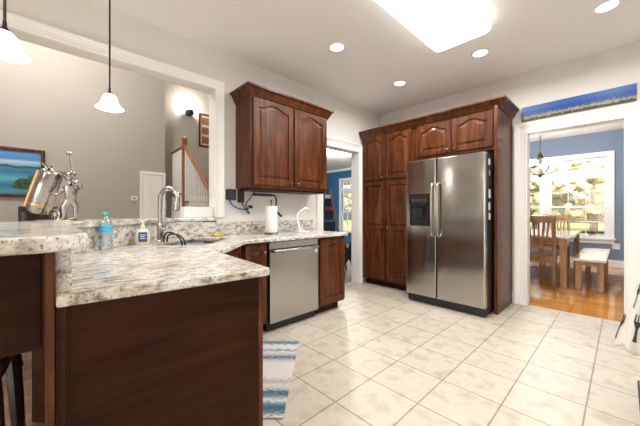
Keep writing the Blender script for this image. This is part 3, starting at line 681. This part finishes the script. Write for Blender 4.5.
t = thing('looped_cables', (LW,1.5,1.1), 'looped blue and black cords hanging between wall boxes and outlet', 'cord')
MB().tube([f(1.38,1.23,.02), f(1.385,1.19,.035), f(1.42,1.155,.04), f(1.48,1.13,.04), f(1.56,1.125,.03), f(1.62,1.15,.012)], .008, 8, 2).build('blue_cable', 'cord', t, smooth=True)
MB().tube([f(1.51,1.205,.03), f(1.52,1.17,.04), f(1.555,1.12,.045), f(1.585,1.08,.04), f(1.60,1.09,.03), f(1.57,1.15,.03), f(1.55,1.19,.04), f(1.60,1.24,.04), f(1.66,1.315,.03)], .006, 8, 2).build('black_cable', 'rubber', t, smooth=True)
MB().box((1.60,1.14,.008), (1.64,1.172,.035), f).build('plug', 'black', t, bevel=.003)
u_ = thing('under_cabinet_light', (-2.70,1.77,1.3), 'slim black bar mounted under the wall cabinet with its cord', 'light bar')
MB().box((-2.80,1.645,1.278), (-2.73,1.86,1.302)).build('bar', 'black', u_, bevel=.004)
MB().tube([(-2.755,1.855,1.29), (-2.745,1.905,1.288), (-2.745,1.925,1.24), (-2.76,1.925,1.14), (-2.78,1.97,1.085)], .009, 8, 2).tube([(-2.795,1.965,1.10), (-2.775,2.02,1.045)], .013, 8).build('cord', 'rubber', u_, smooth=True)
# paper towel
tx, ty = -2.60, 1.755
h_ = thing('paper_towel_holder', (tx,ty,.867), 'dark round paper towel holder on the counter', 'holder')
MB().lathe([(.075,0), (.078,.004), (.074,.012), (.02,.016)], (tx,ty,.867), 28).build('base', 'pewter', h_, smooth=True)
MB().tube([(tx,ty,.87), (tx,ty,1.215)], .006, 8).ball((tx,ty,1.22), .011).build('rod', 'pewter', h_, smooth=True)
t = MB().lathe([(.019,0), (.062,0), (.0635,.004), (.0635,.276), (.062,.28), (.019,.28)], (tx,ty,.884), 32, cap=False).build('paper_towel_roll', 'paper', None, smooth=True)
tag(t, 'white paper towel roll standing on its holder by the backsplash', 'paper towel')
# white angled stand
wx, wy = -2.60, 2.16
st = thing('tablet_stand', (wx,wy,.867), 'white angled stand on the counter right of the paper towels', 'stand')
MB().box((wx-.06,wy-.05,.867), (wx+.05,wy+.10,.879)).build('base', 'plastic', st, bevel=.005)
MB().tube([(wx,wy+.0,.875), (wx-.01,wy-.02,.95), (wx-.02,wy-.035,1.06), (wx-.01,wy-.01,1.10), (wx+.01,wy+.05,1.145)], .013, 10, 1).build('arm', 'plastic', st, smooth=True)
MB().tube([(wx+.01,wy+.045,1.142), (wx+.015,wy+.085,1.15), (wx+.012,wy+.11,1.13)], .011, 10, 1).build('cradle', 'plastic', st, smooth=True)

# ------------------------------------------------------------------ rug and mat
def rug_mat():
    m, t, n, p = new_mat('striped_rug_weave')
    tc = n.new('ShaderNodeTexCoord'); sx = n.new('ShaderNodeSeparateXYZ'); t.links.new(tc.outputs['Object'], sx.inputs[0])
    nz = n.new('ShaderNodeTexNoise'); nz.inputs['Scale'].default_value = 1; nz.inputs['Detail'].default_value = 5
    mp = n.new('ShaderNodeMapping'); mp.inputs['Scale'].default_value = (120,28,1); t.links.new(tc.outputs['Object'], mp.inputs[0]); t.links.new(mp.outputs[0], nz.inputs['Vector'])
    ad = n.new('ShaderNodeMath'); ad.operation = 'MULTIPLY_ADD'; t.links.new(nz.outputs[0], ad.inputs[0]); ad.inputs[1].default_value = .13; t.links.new(sx.outputs[0], ad.inputs[2])
    mr = n.new('ShaderNodeMapRange'); mr.inputs[1].default_value = -.455+.06; mr.inputs[2].default_value = .455+.06; t.links.new(ad.outputs[0], mr.inputs[0])
    wht, gry, blu, nav, lil = (.62,.60,.57), (.38,.41,.43), (.13,.22,.29), (.04,.09,.15), (.44,.38,.38)
    cr = ramp(n, [(0,blu), (.07,blu), (.08,wht), (.16,wht), (.18,blu), (.22,wht), (.27,gry), (.31,nav), (.34,gry), (.40,wht), (.60,wht), (.63,lil), (.67,lil), (.68,wht), (.74,gry), (.76,nav), (.81,blu), (.85,wht), (.88,blu), (.92,nav), (.97,blu), (1,wht)])
    cr.color_ramp.interpolation = 'LINEAR'
    t.links.new(mr.outputs[0], cr.inputs[0]); t.links.new(cr.outputs[0], p.inputs['Base Color']); p.inputs['Roughness'].default_value = 1
    b = n.new('ShaderNodeBump'); b.inputs['Strength'].default_value = .5; b.inputs['Distance'].default_value = .004; n2 = n.new('ShaderNodeTexNoise'); n2.inputs['Scale'].default_value = 300
    t.links.new(tc.outputs['Object'], n2.inputs['Vector']); t.links.new(n2.outputs[0], b.inputs['Height']); t.links.new(b.outputs[0], p.inputs['Normal'])
    return m
rc = Vector((-1.89,1.554))+Vector((.711,-.703))*.455+Vector((-.703,-.711))*.235
ro = MB().box((-.455,-.235,0), (.455,.235,.009)).build('rug', rug_mat(), None, bevel=.003, xf='world')
ro.location = (rc.x,rc.y,.001); ro.rotation_euler = (0,0,math.atan2(-.703,.711))
tag(ro, 'blue, white and grey striped kitchen rug on the tile before the sink', 'rug')
mt = thing('floor_mat', (.30,2.45,.0005), 'pale mat with a dark rounded edge at the lower right', 'mat')
MB().prism(ring([(.062,2.08), (.62,2.08), (.62,2.80), (.062,2.80)], .05, 5), .0005, .012).build('border', 'charcoal', mt, bevel=.003)
MB().prism(ring([(.072,2.09), (.61,2.09), (.61,2.79), (.072,2.79)], .045, 5), .012, .016).build('surface', 'matcenter', mt, bevel=.002)

# ------------------------------------------------------------------ range with towel (just at the right edge)
rg = thing('range', (.44,2.42,0), 'stainless range along the right wall, just past the picture edge', 'range')
MB().box((.19,2.04,.02), (.79,2.80,.90)).build('body', 'dsteel', rg, bevel=.004)
MB().box((.17,2.05,.20), (.19,2.79,.775)).build('oven_door', 'gloss', rg, bevel=.004)
MB().box((.17,2.05,.03), (.19,2.79,.185)).build('drawer', 'dsteel', rg, bevel=.004)
MB().tube([(.19,2.08,.79), (.105,2.09,.79), (.105,2.75,.79), (.19,2.76,.79)], .012, 10).build('handle', 'chrome', rg, smooth=True)
MB().box((.195,2.04,.90), (.79,2.80,.915)).build('cooktop', 'gloss', rg, bevel=.003)
for k in range(4): MB().lathe([(.02,0), (.022,.012), (.016,.022)], (.19,2.16+k*.17,.85), 14, (-1,0,0)).build('knob', 'black', rg, smooth=True)
tw = thing('dish_towel', (.03,2.46,.33), 'white dish towel with a dark utensil print hanging at the right edge', 'towel')
def towel_pt(s, v):                   # s round the bunch 0..1, v down 0..1
    a = 2*PI*s; fold = 1+.13*math.sin(7*a+.6)*(.3+v)+.07*math.sin(3*a+2)
    r = (.020+.084*v**.8)*fold; z = .775-.435*v-.016*math.sin(5*a+1)*v
    return Vector((.092-.032*v-r*.82*math.cos(a), 2.30+.10*v-r*math.sin(a), z))
m = MB(); NS, NV = 84, 18
g = [[m.bm.verts.new(towel_pt(i/NS, j/NV)) for i in range(NS)] for j in range(NV+1)]
for r0, r1 in zip(g, g[1:]):
    for i in range(NS): m.bm.faces.new([r0[i], r0[(i+1)%NS], r1[(i+1)%NS], r1[i]])
m.bm.faces.new(g[0])
o = m.build('cloth', 'fabric', tw, smooth=True); sm = o.modifiers.new('solid', 'SOLIDIFY'); sm.thickness = .004; sm.offset = -1
def on_towel(mb, pts):
    def off(s_, v_, e): p_ = towel_pt(s_, v_); c_ = Vector((.092-.032*v_, 2.30+.10*v_, p_.z)); return p_+(p_-c_).normalized()*e
    a = [mb.bm.verts.new(off(s_, v_, .003)) for s_, v_ in pts]; b = [mb.bm.verts.new(off(s_, v_, .0045)) for s_, v_ in pts]
    mb.bm.faces.new(a); mb.bm.faces.new(b[::-1]); k = len(a)
    for j in range(k): mb.bm.faces.new([a[j], a[(j+1)%k], b[(j+1)%k], b[j]])
for (cs, v0) in ((.20,.50), (.02,.55), (.11,.12), (.30,.15), (.40,.52), (.92,.15)):
    u = lambda a, b: (cs+a*.62, min(.985, v0+b*.85))
    m = MB(); on_towel(m, [u(-.046,0), u(-.034,0), u(-.028,.10), u(-.008,.10), u(-.006,0), u(.006,0), u(.008,.10), u(.028,.10), u(.034,0), u(.046,0), u(.05,.13), u(.016,.20), u(.014,.30), u(.024,.40), u(-.024,.40), u(-.014,.30), u(-.016,.20), u(-.05,.13)])
    m.build('print', 'charcoal', o)

# ------------------------------------------------------------------ art
def sea_art(name, kind):
    m, t, n, p = new_mat(name); tc = n.new('ShaderNodeTexCoord'); sx = n.new('ShaderNodeSeparateXYZ'); t.links.new(tc.outputs['Generated'], sx.inputs[0])
    nz = n.new('ShaderNodeTexNoise'); nz.inputs['Detail'].default_value = 6; mp = n.new('ShaderNodeMapping'); t.links.new(tc.outputs['Generated'], mp.inputs[0]); t.links.new(mp.outputs[0], nz.inputs['Vector'])
    ad = n.new('ShaderNodeMath'); ad.operation = 'MULTIPLY_ADD'; t.links.new(nz.outputs[0], ad.inputs[0]); t.links.new(sx.outputs[2], ad.inputs[2])
    if kind == 'lake':
        mp.inputs['Scale'].default_value = (1,5,9); nz.inputs['Scale'].default_value = 1.2; ad.inputs[1].default_value = .10
        cr = ramp(n, [(0,(.02,.10,.20)), (.12,(.05,.30,.40)), (.25,(.02,.14,.30)), (.40,(.10,.42,.55)), (.55,(.03,.17,.36)), (.655,(.03,.22,.42)), (.662,(.045,.10,.03)), (.70,(.05,.12,.04)), (.71,(.12,.35,.65)), (.80,(.45,.60,.74)), (.86,(.07,.23,.55)), (.97,(.10,.30,.62))])
    else:
        mp.inputs['Scale'].default_value = (46,1,5); nz.inputs['Scale'].default_value = 1; ad.inputs[1].default_value = .5
        cr = ramp(n, [(0,(.03,.03,.02)), (.34,(.04,.05,.03)), (.40,(.30,.14,.06)), (.44,(.50,.42,.32)), (.47,(.07,.15,.07)), (.52,(.30,.30,.24)), (.56,(.02,.10,.20)), (.60,(.005,.08,.28)), (.80,(.005,.04,.27)), (1,(.01,.10,.38))])
    t.links.new(ad.outputs[0], cr.inputs[0]); t.links.new(cr.outputs[0], p.inputs['Base Color']); p.inputs['Roughness'].default_value = .4
    return m
f = F((-6.9,0,0), (0,1,0), (0,0,1), (1,0,0)); z0, z1, y0, y1 = 1.345, 2.16, -1.05, 0.0
t = thing('framed_painting', (-6.9,-.5,z0), 'brown framed seascape painting with blue water and green island on taupe wall', 'painting')
MB().box((y0,z0,0), (y0+.05,z1,.035), f).box((y1-.05,z0,0), (y1,z1,.035), f).box((y0+.05,z0,0), (y1-.05,z0+.05,.035), f).box((y0+.05,z1-.05,0), (y1-.05,z1,.035), f).build('frame', 'cherry', t, bevel=.006)
cv = MB().box((y0+.05,z0+.05,.004), (y1-.05,z1-.05,.012), f).build('canvas', sea_art('lake_painting', 'lake'), t)
m = MB().prism([(-.40,1.50), (-.36,1.60), (-.30,1.66), (-.22,1.66), (-.17,1.72), (-.10,1.70), (-.051,1.74), (-.051,1.50), (-.16,1.47), (-.30,1.48)], .0121, .0125, f)
m.build('painted_island', mat('painted_green', (.035,.085,.03), .5, noise=.7, nscale=14), cv)
f = F((0,BW,0), (1,0,0), (0,0,1), (0,-1,0))
t = MB().box((-.828,2.168,0), (.088,2.328,.022), f).build('panoramic_picture', sea_art('coast_panorama', 'pano'), None)
tag(t, 'long narrow panoramic print in deep blue above the dining doorway', 'picture')
f = F((-7.1,0,0), (0,1,0), (0,0,1), (1,0,0))
t = thing('framed_print', (-7.1,2.9,2.66), 'dark framed vertical print of tan panels above the stairs', 'picture')
MB().box((2.70,2.70,0), (2.73,3.50,.03), f).box((3.07,2.70,0), (3.10,3.50,.03), f).box((2.73,2.70,0), (3.07,2.73,.03), f).box((2.73,3.47,0), (3.07,3.50,.03), f).build('frame', 'black', t)
pp = MB().box((2.73,2.73,.004), (3.07,3.47,.010), f).build('sheet', mat('tan_paper', (.62,.45,.30), .8), t)
m = MB()
for k in range(3): m.box((2.77,2.78+k*.23,.010), (3.03,2.95+k*.23,.0115), f)
m.build('image', mat('brown_ink', (.22,.11,.06), .8, noise=.6, nscale=30), pp)
# thermostat
t = thing('thermostat', (-6.9,1.32,1.36), 'small white thermostat on the taupe wall left of the door', 'thermostat'); f = F((-6.9,0,0), (0,1,0), (0,0,1), (1,0,0))
MB().box((1.26,1.335,0), (1.38,1.425,.02), f).build('case', 'plastic', t, bevel=.004); MB().box((1.30,1.36,.02), (1.345,1.40,.022), f).build('display', 'gray', t)
# sconce
sx_, sy_, sz_ = -7.1, 2.45, 3.42
t = thing('wall_sconce', (sx_,sy_,sz_), 'black wall sconce glowing above the staircase', 'sconce')
MB().lathe([(.06,0), (.06,.015), (.03,.03), (.02,.09)], (sx_,sy_,sz_), 18, (1,0,0)).build('mount', 'black', t, smooth=True)
MB().lathe([(.03,0), (.085,.02), (.10,.07), (.085,.12)], (sx_+.11,sy_,sz_-.06), 20).build('cup', 'black', t, smooth=True)
MB().ball((sx_+.11,sy_,sz_+.075), .05).build('bulb', 'bulb', t, smooth=True)
lamp('glow', t, (sx_+.14,sy_,sz_+.16), 18, (1,.92,.82), 'POINT', .05)

# ------------------------------------------------------------------ staircase in the living room
SY = 2.08
sc_ = thing('staircase', (-6.2,2.6,0), 'staircase with white balusters and brown wood rail beyond the opening', 'staircase')
MB().box((-7.09,SY,0), (-6.30,3.19,1.46)).build('landing', 'white', sc_); MB().box((-7.09,SY-.03,1.46), (-6.27,3.19,1.50)).build('landing_tread', 'rail', sc_, bevel=.004)
n = 7; run = .245; rise = 1.5/8.5
for k in range(n):
    x0 = -6.30+k*run; z = 1.5-(k+1)*rise
    MB().box((x0,SY+.02,0), (x0+run,3.19,z-.035)).build('riser_block', 'white', sc_)
    MB().box((x0-.0,SY-.03,z-.035), (x0+run+.03,3.19,z)).build('tread', 'rail', sc_, bevel=.004)
MB().box((-6.345,SY-.02,1.20), (-6.255,SY+.07,2.58)).lathe([(.05,0), (.06,.03), (.055,.06), (.02,.085)], (-6.30,SY+.025,2.58), 16).build('newel_post', 'rail', sc_, bevel=.006)
MB().tube([(-7.09,SY+.025,2.44), (-6.30,SY+.025,2.47)], .035, 10).build('handrail', 'rail', sc_, smooth=True)
MB().tube([(-6.30,SY+.025,2.50), (-4.75,SY+.025,1.25)], .042, 10).build('handrail', 'rail', sc_, smooth=True)
MB().box((-4.80,SY-.02,.2), (-4.71,SY+.07,1.36)).build('newel_post', 'rail', sc_, bevel=.006)
for k in range(7): x = -7.03+k*.102; MB().box((x-.014,SY+.01,1.50), (x+.014,SY+.038,2.43)).build('baluster', 'white', sc_)
for k in range(2*n-2):
    x = -6.30+.07+k*run/2; z = 1.5-(int((x+6.30)/run)+1)*rise; hz = 2.50-(x+6.30)*(1.25/1.55)
    MB().box((x-.014,SY+.01,z), (x+.014,SY+.038,hz)).build('baluster', 'white', sc_)
lv = thing('ceiling_lamp', (-5.2,-.3,4.55), 'added unseen round ceiling lamp high in the living room', 'ceiling light')  # unseen lamp, added for ambient light in the living room
MB().lathe([(.05,-.08), (.16,-.06), (.20,0), (.20,.045)], (-5.2,-.3,4.55), 28).build('bowl', 'shade', lv, smooth=True)
lamp('bulb', lv, (-5.2,-.3,4.40), P_LIV, (1,.95,.88), 'POINT', .2)

# ------------------------------------------------------------------ bar stools
def stool(loc, rz, label, back=True, proto=[]):
    if proto and back: return dup(proto[0], loc, rz, label)
    t = thing('bar_stool', (0,0,0), label, 'bar stool', 'dark bar stools at the raised bar')
    if back: proto.append(t)
    MB().prism(ring([(-.20,-.19), (.20,-.19), (.20,.19), (-.20,.19)], .06, 4), .60, .66).build('seat', 'leather', t, bevel=.015, seg=3)
    MB().box((-.18,-.17,.56), (.18,.17,.60)).build('seat_frame', 'dark', t, bevel=.004)
    for sx in (-1,1):
        MB().tube([(sx*.17,.16,.60), (sx*.165,.17,.45), (sx*.18,.18,.22), (sx*.205,.21,0)], [.024,.022,.02,.018], 8, 1).build('leg', 'dark', t, smooth=True)
        MB().tube(([(sx*.17,-.17,1.10), (sx*.175,-.165,.80)] if back else []) + [(sx*.17,-.16,.60), (sx*.165,-.165,.45), (sx*.18,-.185,.22), (sx*.205,-.23,0)], [.022,.022,.022,.022,.02,.018], 8, 1).build('leg', 'dark', t, smooth=True)
        MB().box((sx*.18-.012,-.17,.20), (sx*.18+.012,.17,.23)).build('stretcher', 'dark', t)
    MB().box((-.17,.175,.26), (.17,.198,.29)).build('footrest', 'dark', t)
    if back:
        m = MB(); NS = 10; pts = [(-.19+.38*k/NS, -.175-.05*math.sin(PI*k/NS)) for k in range(NS+1)]
        m.prism(pts + [(x, y-.03) for x, y in pts[::-1]], .78, 1.15); m.build('backrest', 'leather', t, bevel=.012, seg=3)
    t.location = loc; t.rotation_euler = (0,0,rz)
    return t
stool((-1.46,-.265,0), math.radians(-4), 'dark backless bar stool tucked under the left end of the raised bar', back=False)
stool((-2.98,-.42,0), math.radians(-46), 'dark bar stool behind the metal golf bag on the bar')
stool((-3.32,.12,0), math.radians(-46), 'dark bar stool behind the metal golfer figure')

# ------------------------------------------------------------------ golfer sculpture on the bar
g0 = Vector((-2.45,.065,1.047)); gr = Vector((.69,.724,0)); gf = Vector((-.724,.69,0))     # right and away, seen from the kitchen
def G(r, a, z): return g0 + gr*r + gf*a + Vector((0,0,z))
gs = thing('golfer_sculpture', tuple(g0), 'silvery metal golfer figure with a golf cart bag standing on the bar', 'sculpture')
MB().prism([tuple(G(x,y,0))[:2] for x,y in ((-.10,-.05), (.12,-.05), (.12,.05), (-.10,.05))], 1.047, 1.052).build('base_plate', 'chrome', gs)
MB().lathe([(.055,0), (.058,.01), (.058,.26), (.050,.27), (.045,.272)], G(-.135,.0,.055), 20, (gr.x*.34, gr.y*.34, .94)).build('golf_bag', 'chrome', gs, smooth=True)
MB().lathe([(.059,0), (.060,.004), (.060,.012), (.059,.016)], G(-.135,.0,.055)+Vector((gr.x*.34,gr.y*.34,.94)).normalized()*.04, 20, (gr.x*.34, gr.y*.34, .94)).tube([G(-.175,-.04,.09), G(-.09,-.04,.31)], .012, 8).build('bag_trim', 'copper', gs, smooth=True)
for (r, z, e) in ((-.065,.33,.055), (-.025,.315,.04)):
    MB().tube([G(r,0,z-.03), G(r-.01,0,z), G(r-.03,0,z+.02)], .008, 8).ball(G(r-.035,0,z+.022), .018, 1, (1.3,1,.7)).build('club_head', 'chrome', gs, smooth=True)
MB().lathe([(.030,-.008), (.036,-.006), (.036,.006), (.030,.008)], G(0.000,-.03,.037), 20, gf, cap=False).tube([G(-0.030,-.03,.037), G(0.030,-.03,.037)], .003, 6).tube([G(0.000,-.03,.007), G(0.000,-.03,.067)], .003, 6).tube([G(-0.021,-.03,.016), G(0.021,-.03,.058)], .003, 6).tube([G(-0.021,-.03,.058), G(0.021,-.03,.016)], .003, 6).build('cart_wheel', 'chrome', gs, smooth=True)
MB().tube([G(0.000,-.02,.04), G(.02,0,.13), G(.05,0,.19)], .005, 8).build('cart_handle', 'chrome', gs, smooth=True)
def Q(u, v, a=0): return G((u-59)*.0063, a, (219-v)*.0064)      # drawn on a 6 mm grid
for u0, a0 in ((66.5,-.022), (73,.016)):
    MB().tube([Q(u0-3.5,218,a0-.02), Q(u0,217,a0), Q(u0+.3,213,a0), Q(u0+.6,206,a0), Q(70,197)], [.009,.013,.012,.016,.024], 10).build('leg', 'chrome', gs, smooth=True)
MB().tube([Q(70,201), Q(70.3,196), Q(70.5,190), Q(70.5,186), Q(70,183.5)], [.024,.031,.038,.036,.014], 14).build('torso', 'chrome', gs, smooth=True)
MB().tube([Q(70,185), Q(69.5,180)], .010, 10).ball(Q(69.2,175.8), .027, 2, (1,1,1.08)).ball(Q(65.0,176.2,-.012), .008, 1).ball(Q(69,175.5,-.030), .007, 1).build('head', 'chrome', gs, smooth=True)
MB().lathe([(.031,0), (.030,.010), (.018,.024)], Q(69.6,174.5), 16, (-.1,0,1)).tube([Q(66,173.5), Q(60.5,170.5,-.005)], .007, 8, 0, 2.2).build('cap', 'chrome', gs, smooth=True)
MB().tube([Q(75,186.5), Q(80,187), Q(83.2,186,-.02), Q(80.5,181.5,-.03), Q(78,180.5,-.03)], [.013,.012,.012,.011,.010], 10, 1).build('arm', 'chrome', gs, smooth=True)
MB().tube([Q(66,186.5), Q(63.5,191,-.02), Q(61,194,-.035), Q(56.5,192,-.03)], [.013,.012,.011,.009], 10, 1).build('arm', 'chrome', gs, smooth=True)
MB().tube([Q(78.6,184,-.03), Q(76,170,-.03), Q(73.8,156,-.03)], .0050, 8).ball(Q(73,154,-.03), .014, 2, (1.3,1.2,.8)).build('club', 'chrome', gs, smooth=True)

# ------------------------------------------------------------------ beyond the left doorway
t = thing('crossed_leg_table', (-3.4,3.9,0), 'dark wooden table with crossed legs just past the left doorway', 'table')
f = F((-3.335,3.83,0), (.66,.75,0), (0,0,1), (.75,-.66,0))
MB().box((-.26,.70,-.27), (.30,.735,.02), f).build('tabletop', 'dark', t, bevel=.004)
MB().prism([(-.19,.0), (-.12,.0), (.26,.70), (.19,.70)], -.03, .0, f).prism([(-.19,.70), (-.12,.70), (.26,0), (.19,0)], -.03, .0, f).build('leg', 'dark', t)
MB().prism([(-.19,.0), (-.12,.0), (.26,.70), (.19,.70)], -.25, -.22, f).prism([(-.19,.70), (-.12,.70), (.26,0), (.19,0)], -.25, -.22, f).build('leg', 'dark', t)
tag(MB().box((-.05,.737,-.2), (.24,.75,-.02), f).build('paper_stack', 'paper', None), 'white papers on the table beyond the left doorway', 'papers')
t = thing('ladder_stand', (-4.0,4.05,0), 'dark leaning ladder stand with folded cloths against the deep blue wall', 'stand')
q = Vector((-.676,.737,0)).normalized(); rr_ = Vector((.724,.690,0)); c0 = Vector((0,0,0)) + Vector((-.705,.709,0)).normalized()*5.6
for s in (-1,1): MB().tube([c0+rr_*(.02+s*.02)+Vector((0,0,1.53)), c0+rr_*(.02+s*.34)-q*.3*0+Vector((0,0,0))], .018, 8).build('leg', 'oakd' if s > 0 else 'dark', t)
for k, z in enumerate((.35,.65,.95,1.2)):
    hw = .32*(1.53-z)/1.53; MB().box((-hw,-.12,z), (hw,.12,z+.02), F(c0+rr_*.02, tuple(rr_), tuple(q), (0,0,1))).build('shelf', 'dark', t)
m = MB()
for (z, hgt, k) in ((.67,.24,.8), (.97,.16,.75), (1.22,.14,.8)):
    hw = .32*(1.53-z-hgt)/1.53*k+.02; m.box((-hw,-.10,z), (hw,.10,z+hgt), F(c0+rr_*.02, tuple(rr_), tuple(q), (0,0,1)))
m.build('folded_cloth', 'navy', t, bevel=.01)
MB().box((-.07,-.105,1.13), (.07,.1,1.19), F(c0+rr_*.02, tuple(rr_), tuple(q), (0,0,1))).build('folded_cloth', 'red', t, bevel=.01)
MB().box((-.05,-.10,1.36), (.045,.1,1.43), F(c0+rr_*.0, tuple(rr_), tuple(q), (0,0,1))).build('folded_cloth', 'fabric', t, bevel=.01)
lb_ = thing('ceiling_lamp', (-5.2,5.6,CZ-.06), 'flush round ceiling lamp in the deep blue room', 'ceiling light')
MB().lathe([(.05,-.05), (.14,-.04), (.17,0), (.17,.055)], (-5.2,5.6,CZ-.06), 28).build('bowl', 'shade', lb_, smooth=True)
lamp('bulb', lb_, (-5.2,5.6,CZ-.22), P_BLUE, (1,.96,.9), 'POINT', .12)

# ------------------------------------------------------------------ dining room
tb = thing('dining_table', (-1.05,6.3,0), 'pale topped dining table with oak legs beyond the right doorway', 'table')
MB().box((-1.56,5.38,.715), (-.53,7.25,.748)).build('tabletop', 'tabletop', tb, bevel=.005)
MB().box((-1.50,5.46,.63), (-.59,5.49,.715)).box((-1.50,7.14,.63), (-.59,7.17,.715)).box((-1.50,5.46,.63), (-1.47,7.17,.715)).box((-.62,5.46,.63), (-.59,7.17,.715)).build('apron', 'oak', tb)
for x in (-1.52,-.64):
    for y in (5.42,7.13): MB().box((x,y,0), (x+.08,y+.08,.715)).build('leg', 'oak', tb, bevel=.005)
bn = thing('dining_bench', (-.33,6.35,0), 'long oak bench with pale top along the right side of the table', 'bench')
MB().box((-.50,5.45,.41), (-.155,7.25,.442)).build('seat', 'tabletop', bn, bevel=.004)
MB().box((-.46,5.50,.345), (-.195,5.525,.41)).box((-.46,7.175,.345), (-.195,7.2,.41)).box((-.46,5.5,.345), (-.435,7.2,.41)).box((-.22,5.5,.345), (-.195,7.2,.41)).build('apron', 'oak', bn)
for x in (-.475,-.25):
    for y in (5.48,7.14): MB().box((x,y,0), (x+.07,y+.07,.41)).build('leg', 'oak', bn, bevel=.004)
def chair(loc, rz, label, wd='oakd'):
    t = thing('dining_chair', (0,0,0), label, 'chair', 'slat-back dining chairs')
    MB().prism(ring([(-.22,-.20), (.22,-.20), (.23,.22), (-.23,.22)], .04, 3), .43, .465).build('seat', wd, t, bevel=.008)
    MB().box((-.19,-.19,.36), (.19,.19,.43)).build('seat_frame', wd, t)
    for s in (-1,1):
        MB().box((s*.195-.021,.165,0), (s*.195+.021,.205,.43)).build('leg', wd, t, bevel=.004)
        MB().tube([(s*.20,-.24,0), (s*.20,-.195,.30), (s*.20,-.19,.48), (s*.20,-.235,1.0)], .023, 8, 1).build('leg', wd, t, smooth=True)
    m = MB(); pts = [(-.225+.45*k/10, -.222-.02*math.sin(PI*k/10)) for k in range(11)]
    m.prism(pts + [(x,y-.025) for x,y in pts[::-1]], .945, 1.045); m.build('top_rail', wd, t, bevel=.006)
    MB().box((-.19,-.215,.555), (.19,-.193,.60)).build('lower_rail', wd, t, bevel=.003)
    for k in range(6): x = -.145+.058*k; MB().tube([(x*.72,-.204,.59), (x*.85,-.215,.76), (x,-.235,.95)], .0125, 6, 1).build('slat', wd, t, smooth=True)
    t.location = loc; t.rotation_euler = (0,0,rz); return t
chair((-.90,5.47,0), math.radians(4), 'brown slat-back dining chair at the near end of the dining table')
chair((-.97,7.50,0), PI, 'lighter oak slat-back chair at the far end of the table before the window', 'oak')
# chandelier
cx, cy, cz = -.99, 6.2, 1.70
ch = thing('chandelier', (cx,cy,cz), 'dark bronze chandelier with upturned white glass shades in the dining room', 'chandelier')
MB().tube([(cx,cy,cz+.5), (cx,cy,CZ-.02)], .008, 8).build('rod', 'bronze', ch, smooth=True); MB().lathe([(.065,0), (.065,.015), (.03,.03)], (cx,cy,CZ-.031), 20).build('canopy', 'bronze', ch, smooth=True)
MB().lathe([(.008,0), (.03,.02), (.035,.05), (.018,.08), (.012,.20), (.03,.28), (.045,.33), (.03,.40), (.012,.44), (.012,.5)], (cx,cy,cz), 18).build('column', 'bronze', ch, smooth=True)
for k in range(5):
    a = 2*PI*k/5+.35; d = Vector((math.cos(a),math.sin(a),0)); o = Vector((cx,cy,cz))
    ar = MB().tube([o+d*.02+Vector((0,0,.05)), o+d*.12+Vector((0,0,.055)), o+d*.21+Vector((0,0,.10)), o+d*.235+Vector((0,0,.17))], .009, 8, 2).build('arm', 'bronze', ch, smooth=True)
    MB().lathe([(.02,0), (.045,.012), (.06,.04), (.075,.085), (.092,.11)], o+d*.235+Vector((0,0,.17)), 20, cap=False).build('glass_shade', 'shade', ar, smooth=True)
lamp('bulbs', ch, (cx,cy,cz+.36), P_DIN, (1,.94,.86), 'POINT', .15)

for o in bpy.data.objects:
    if '_b' in o: del o['_b']
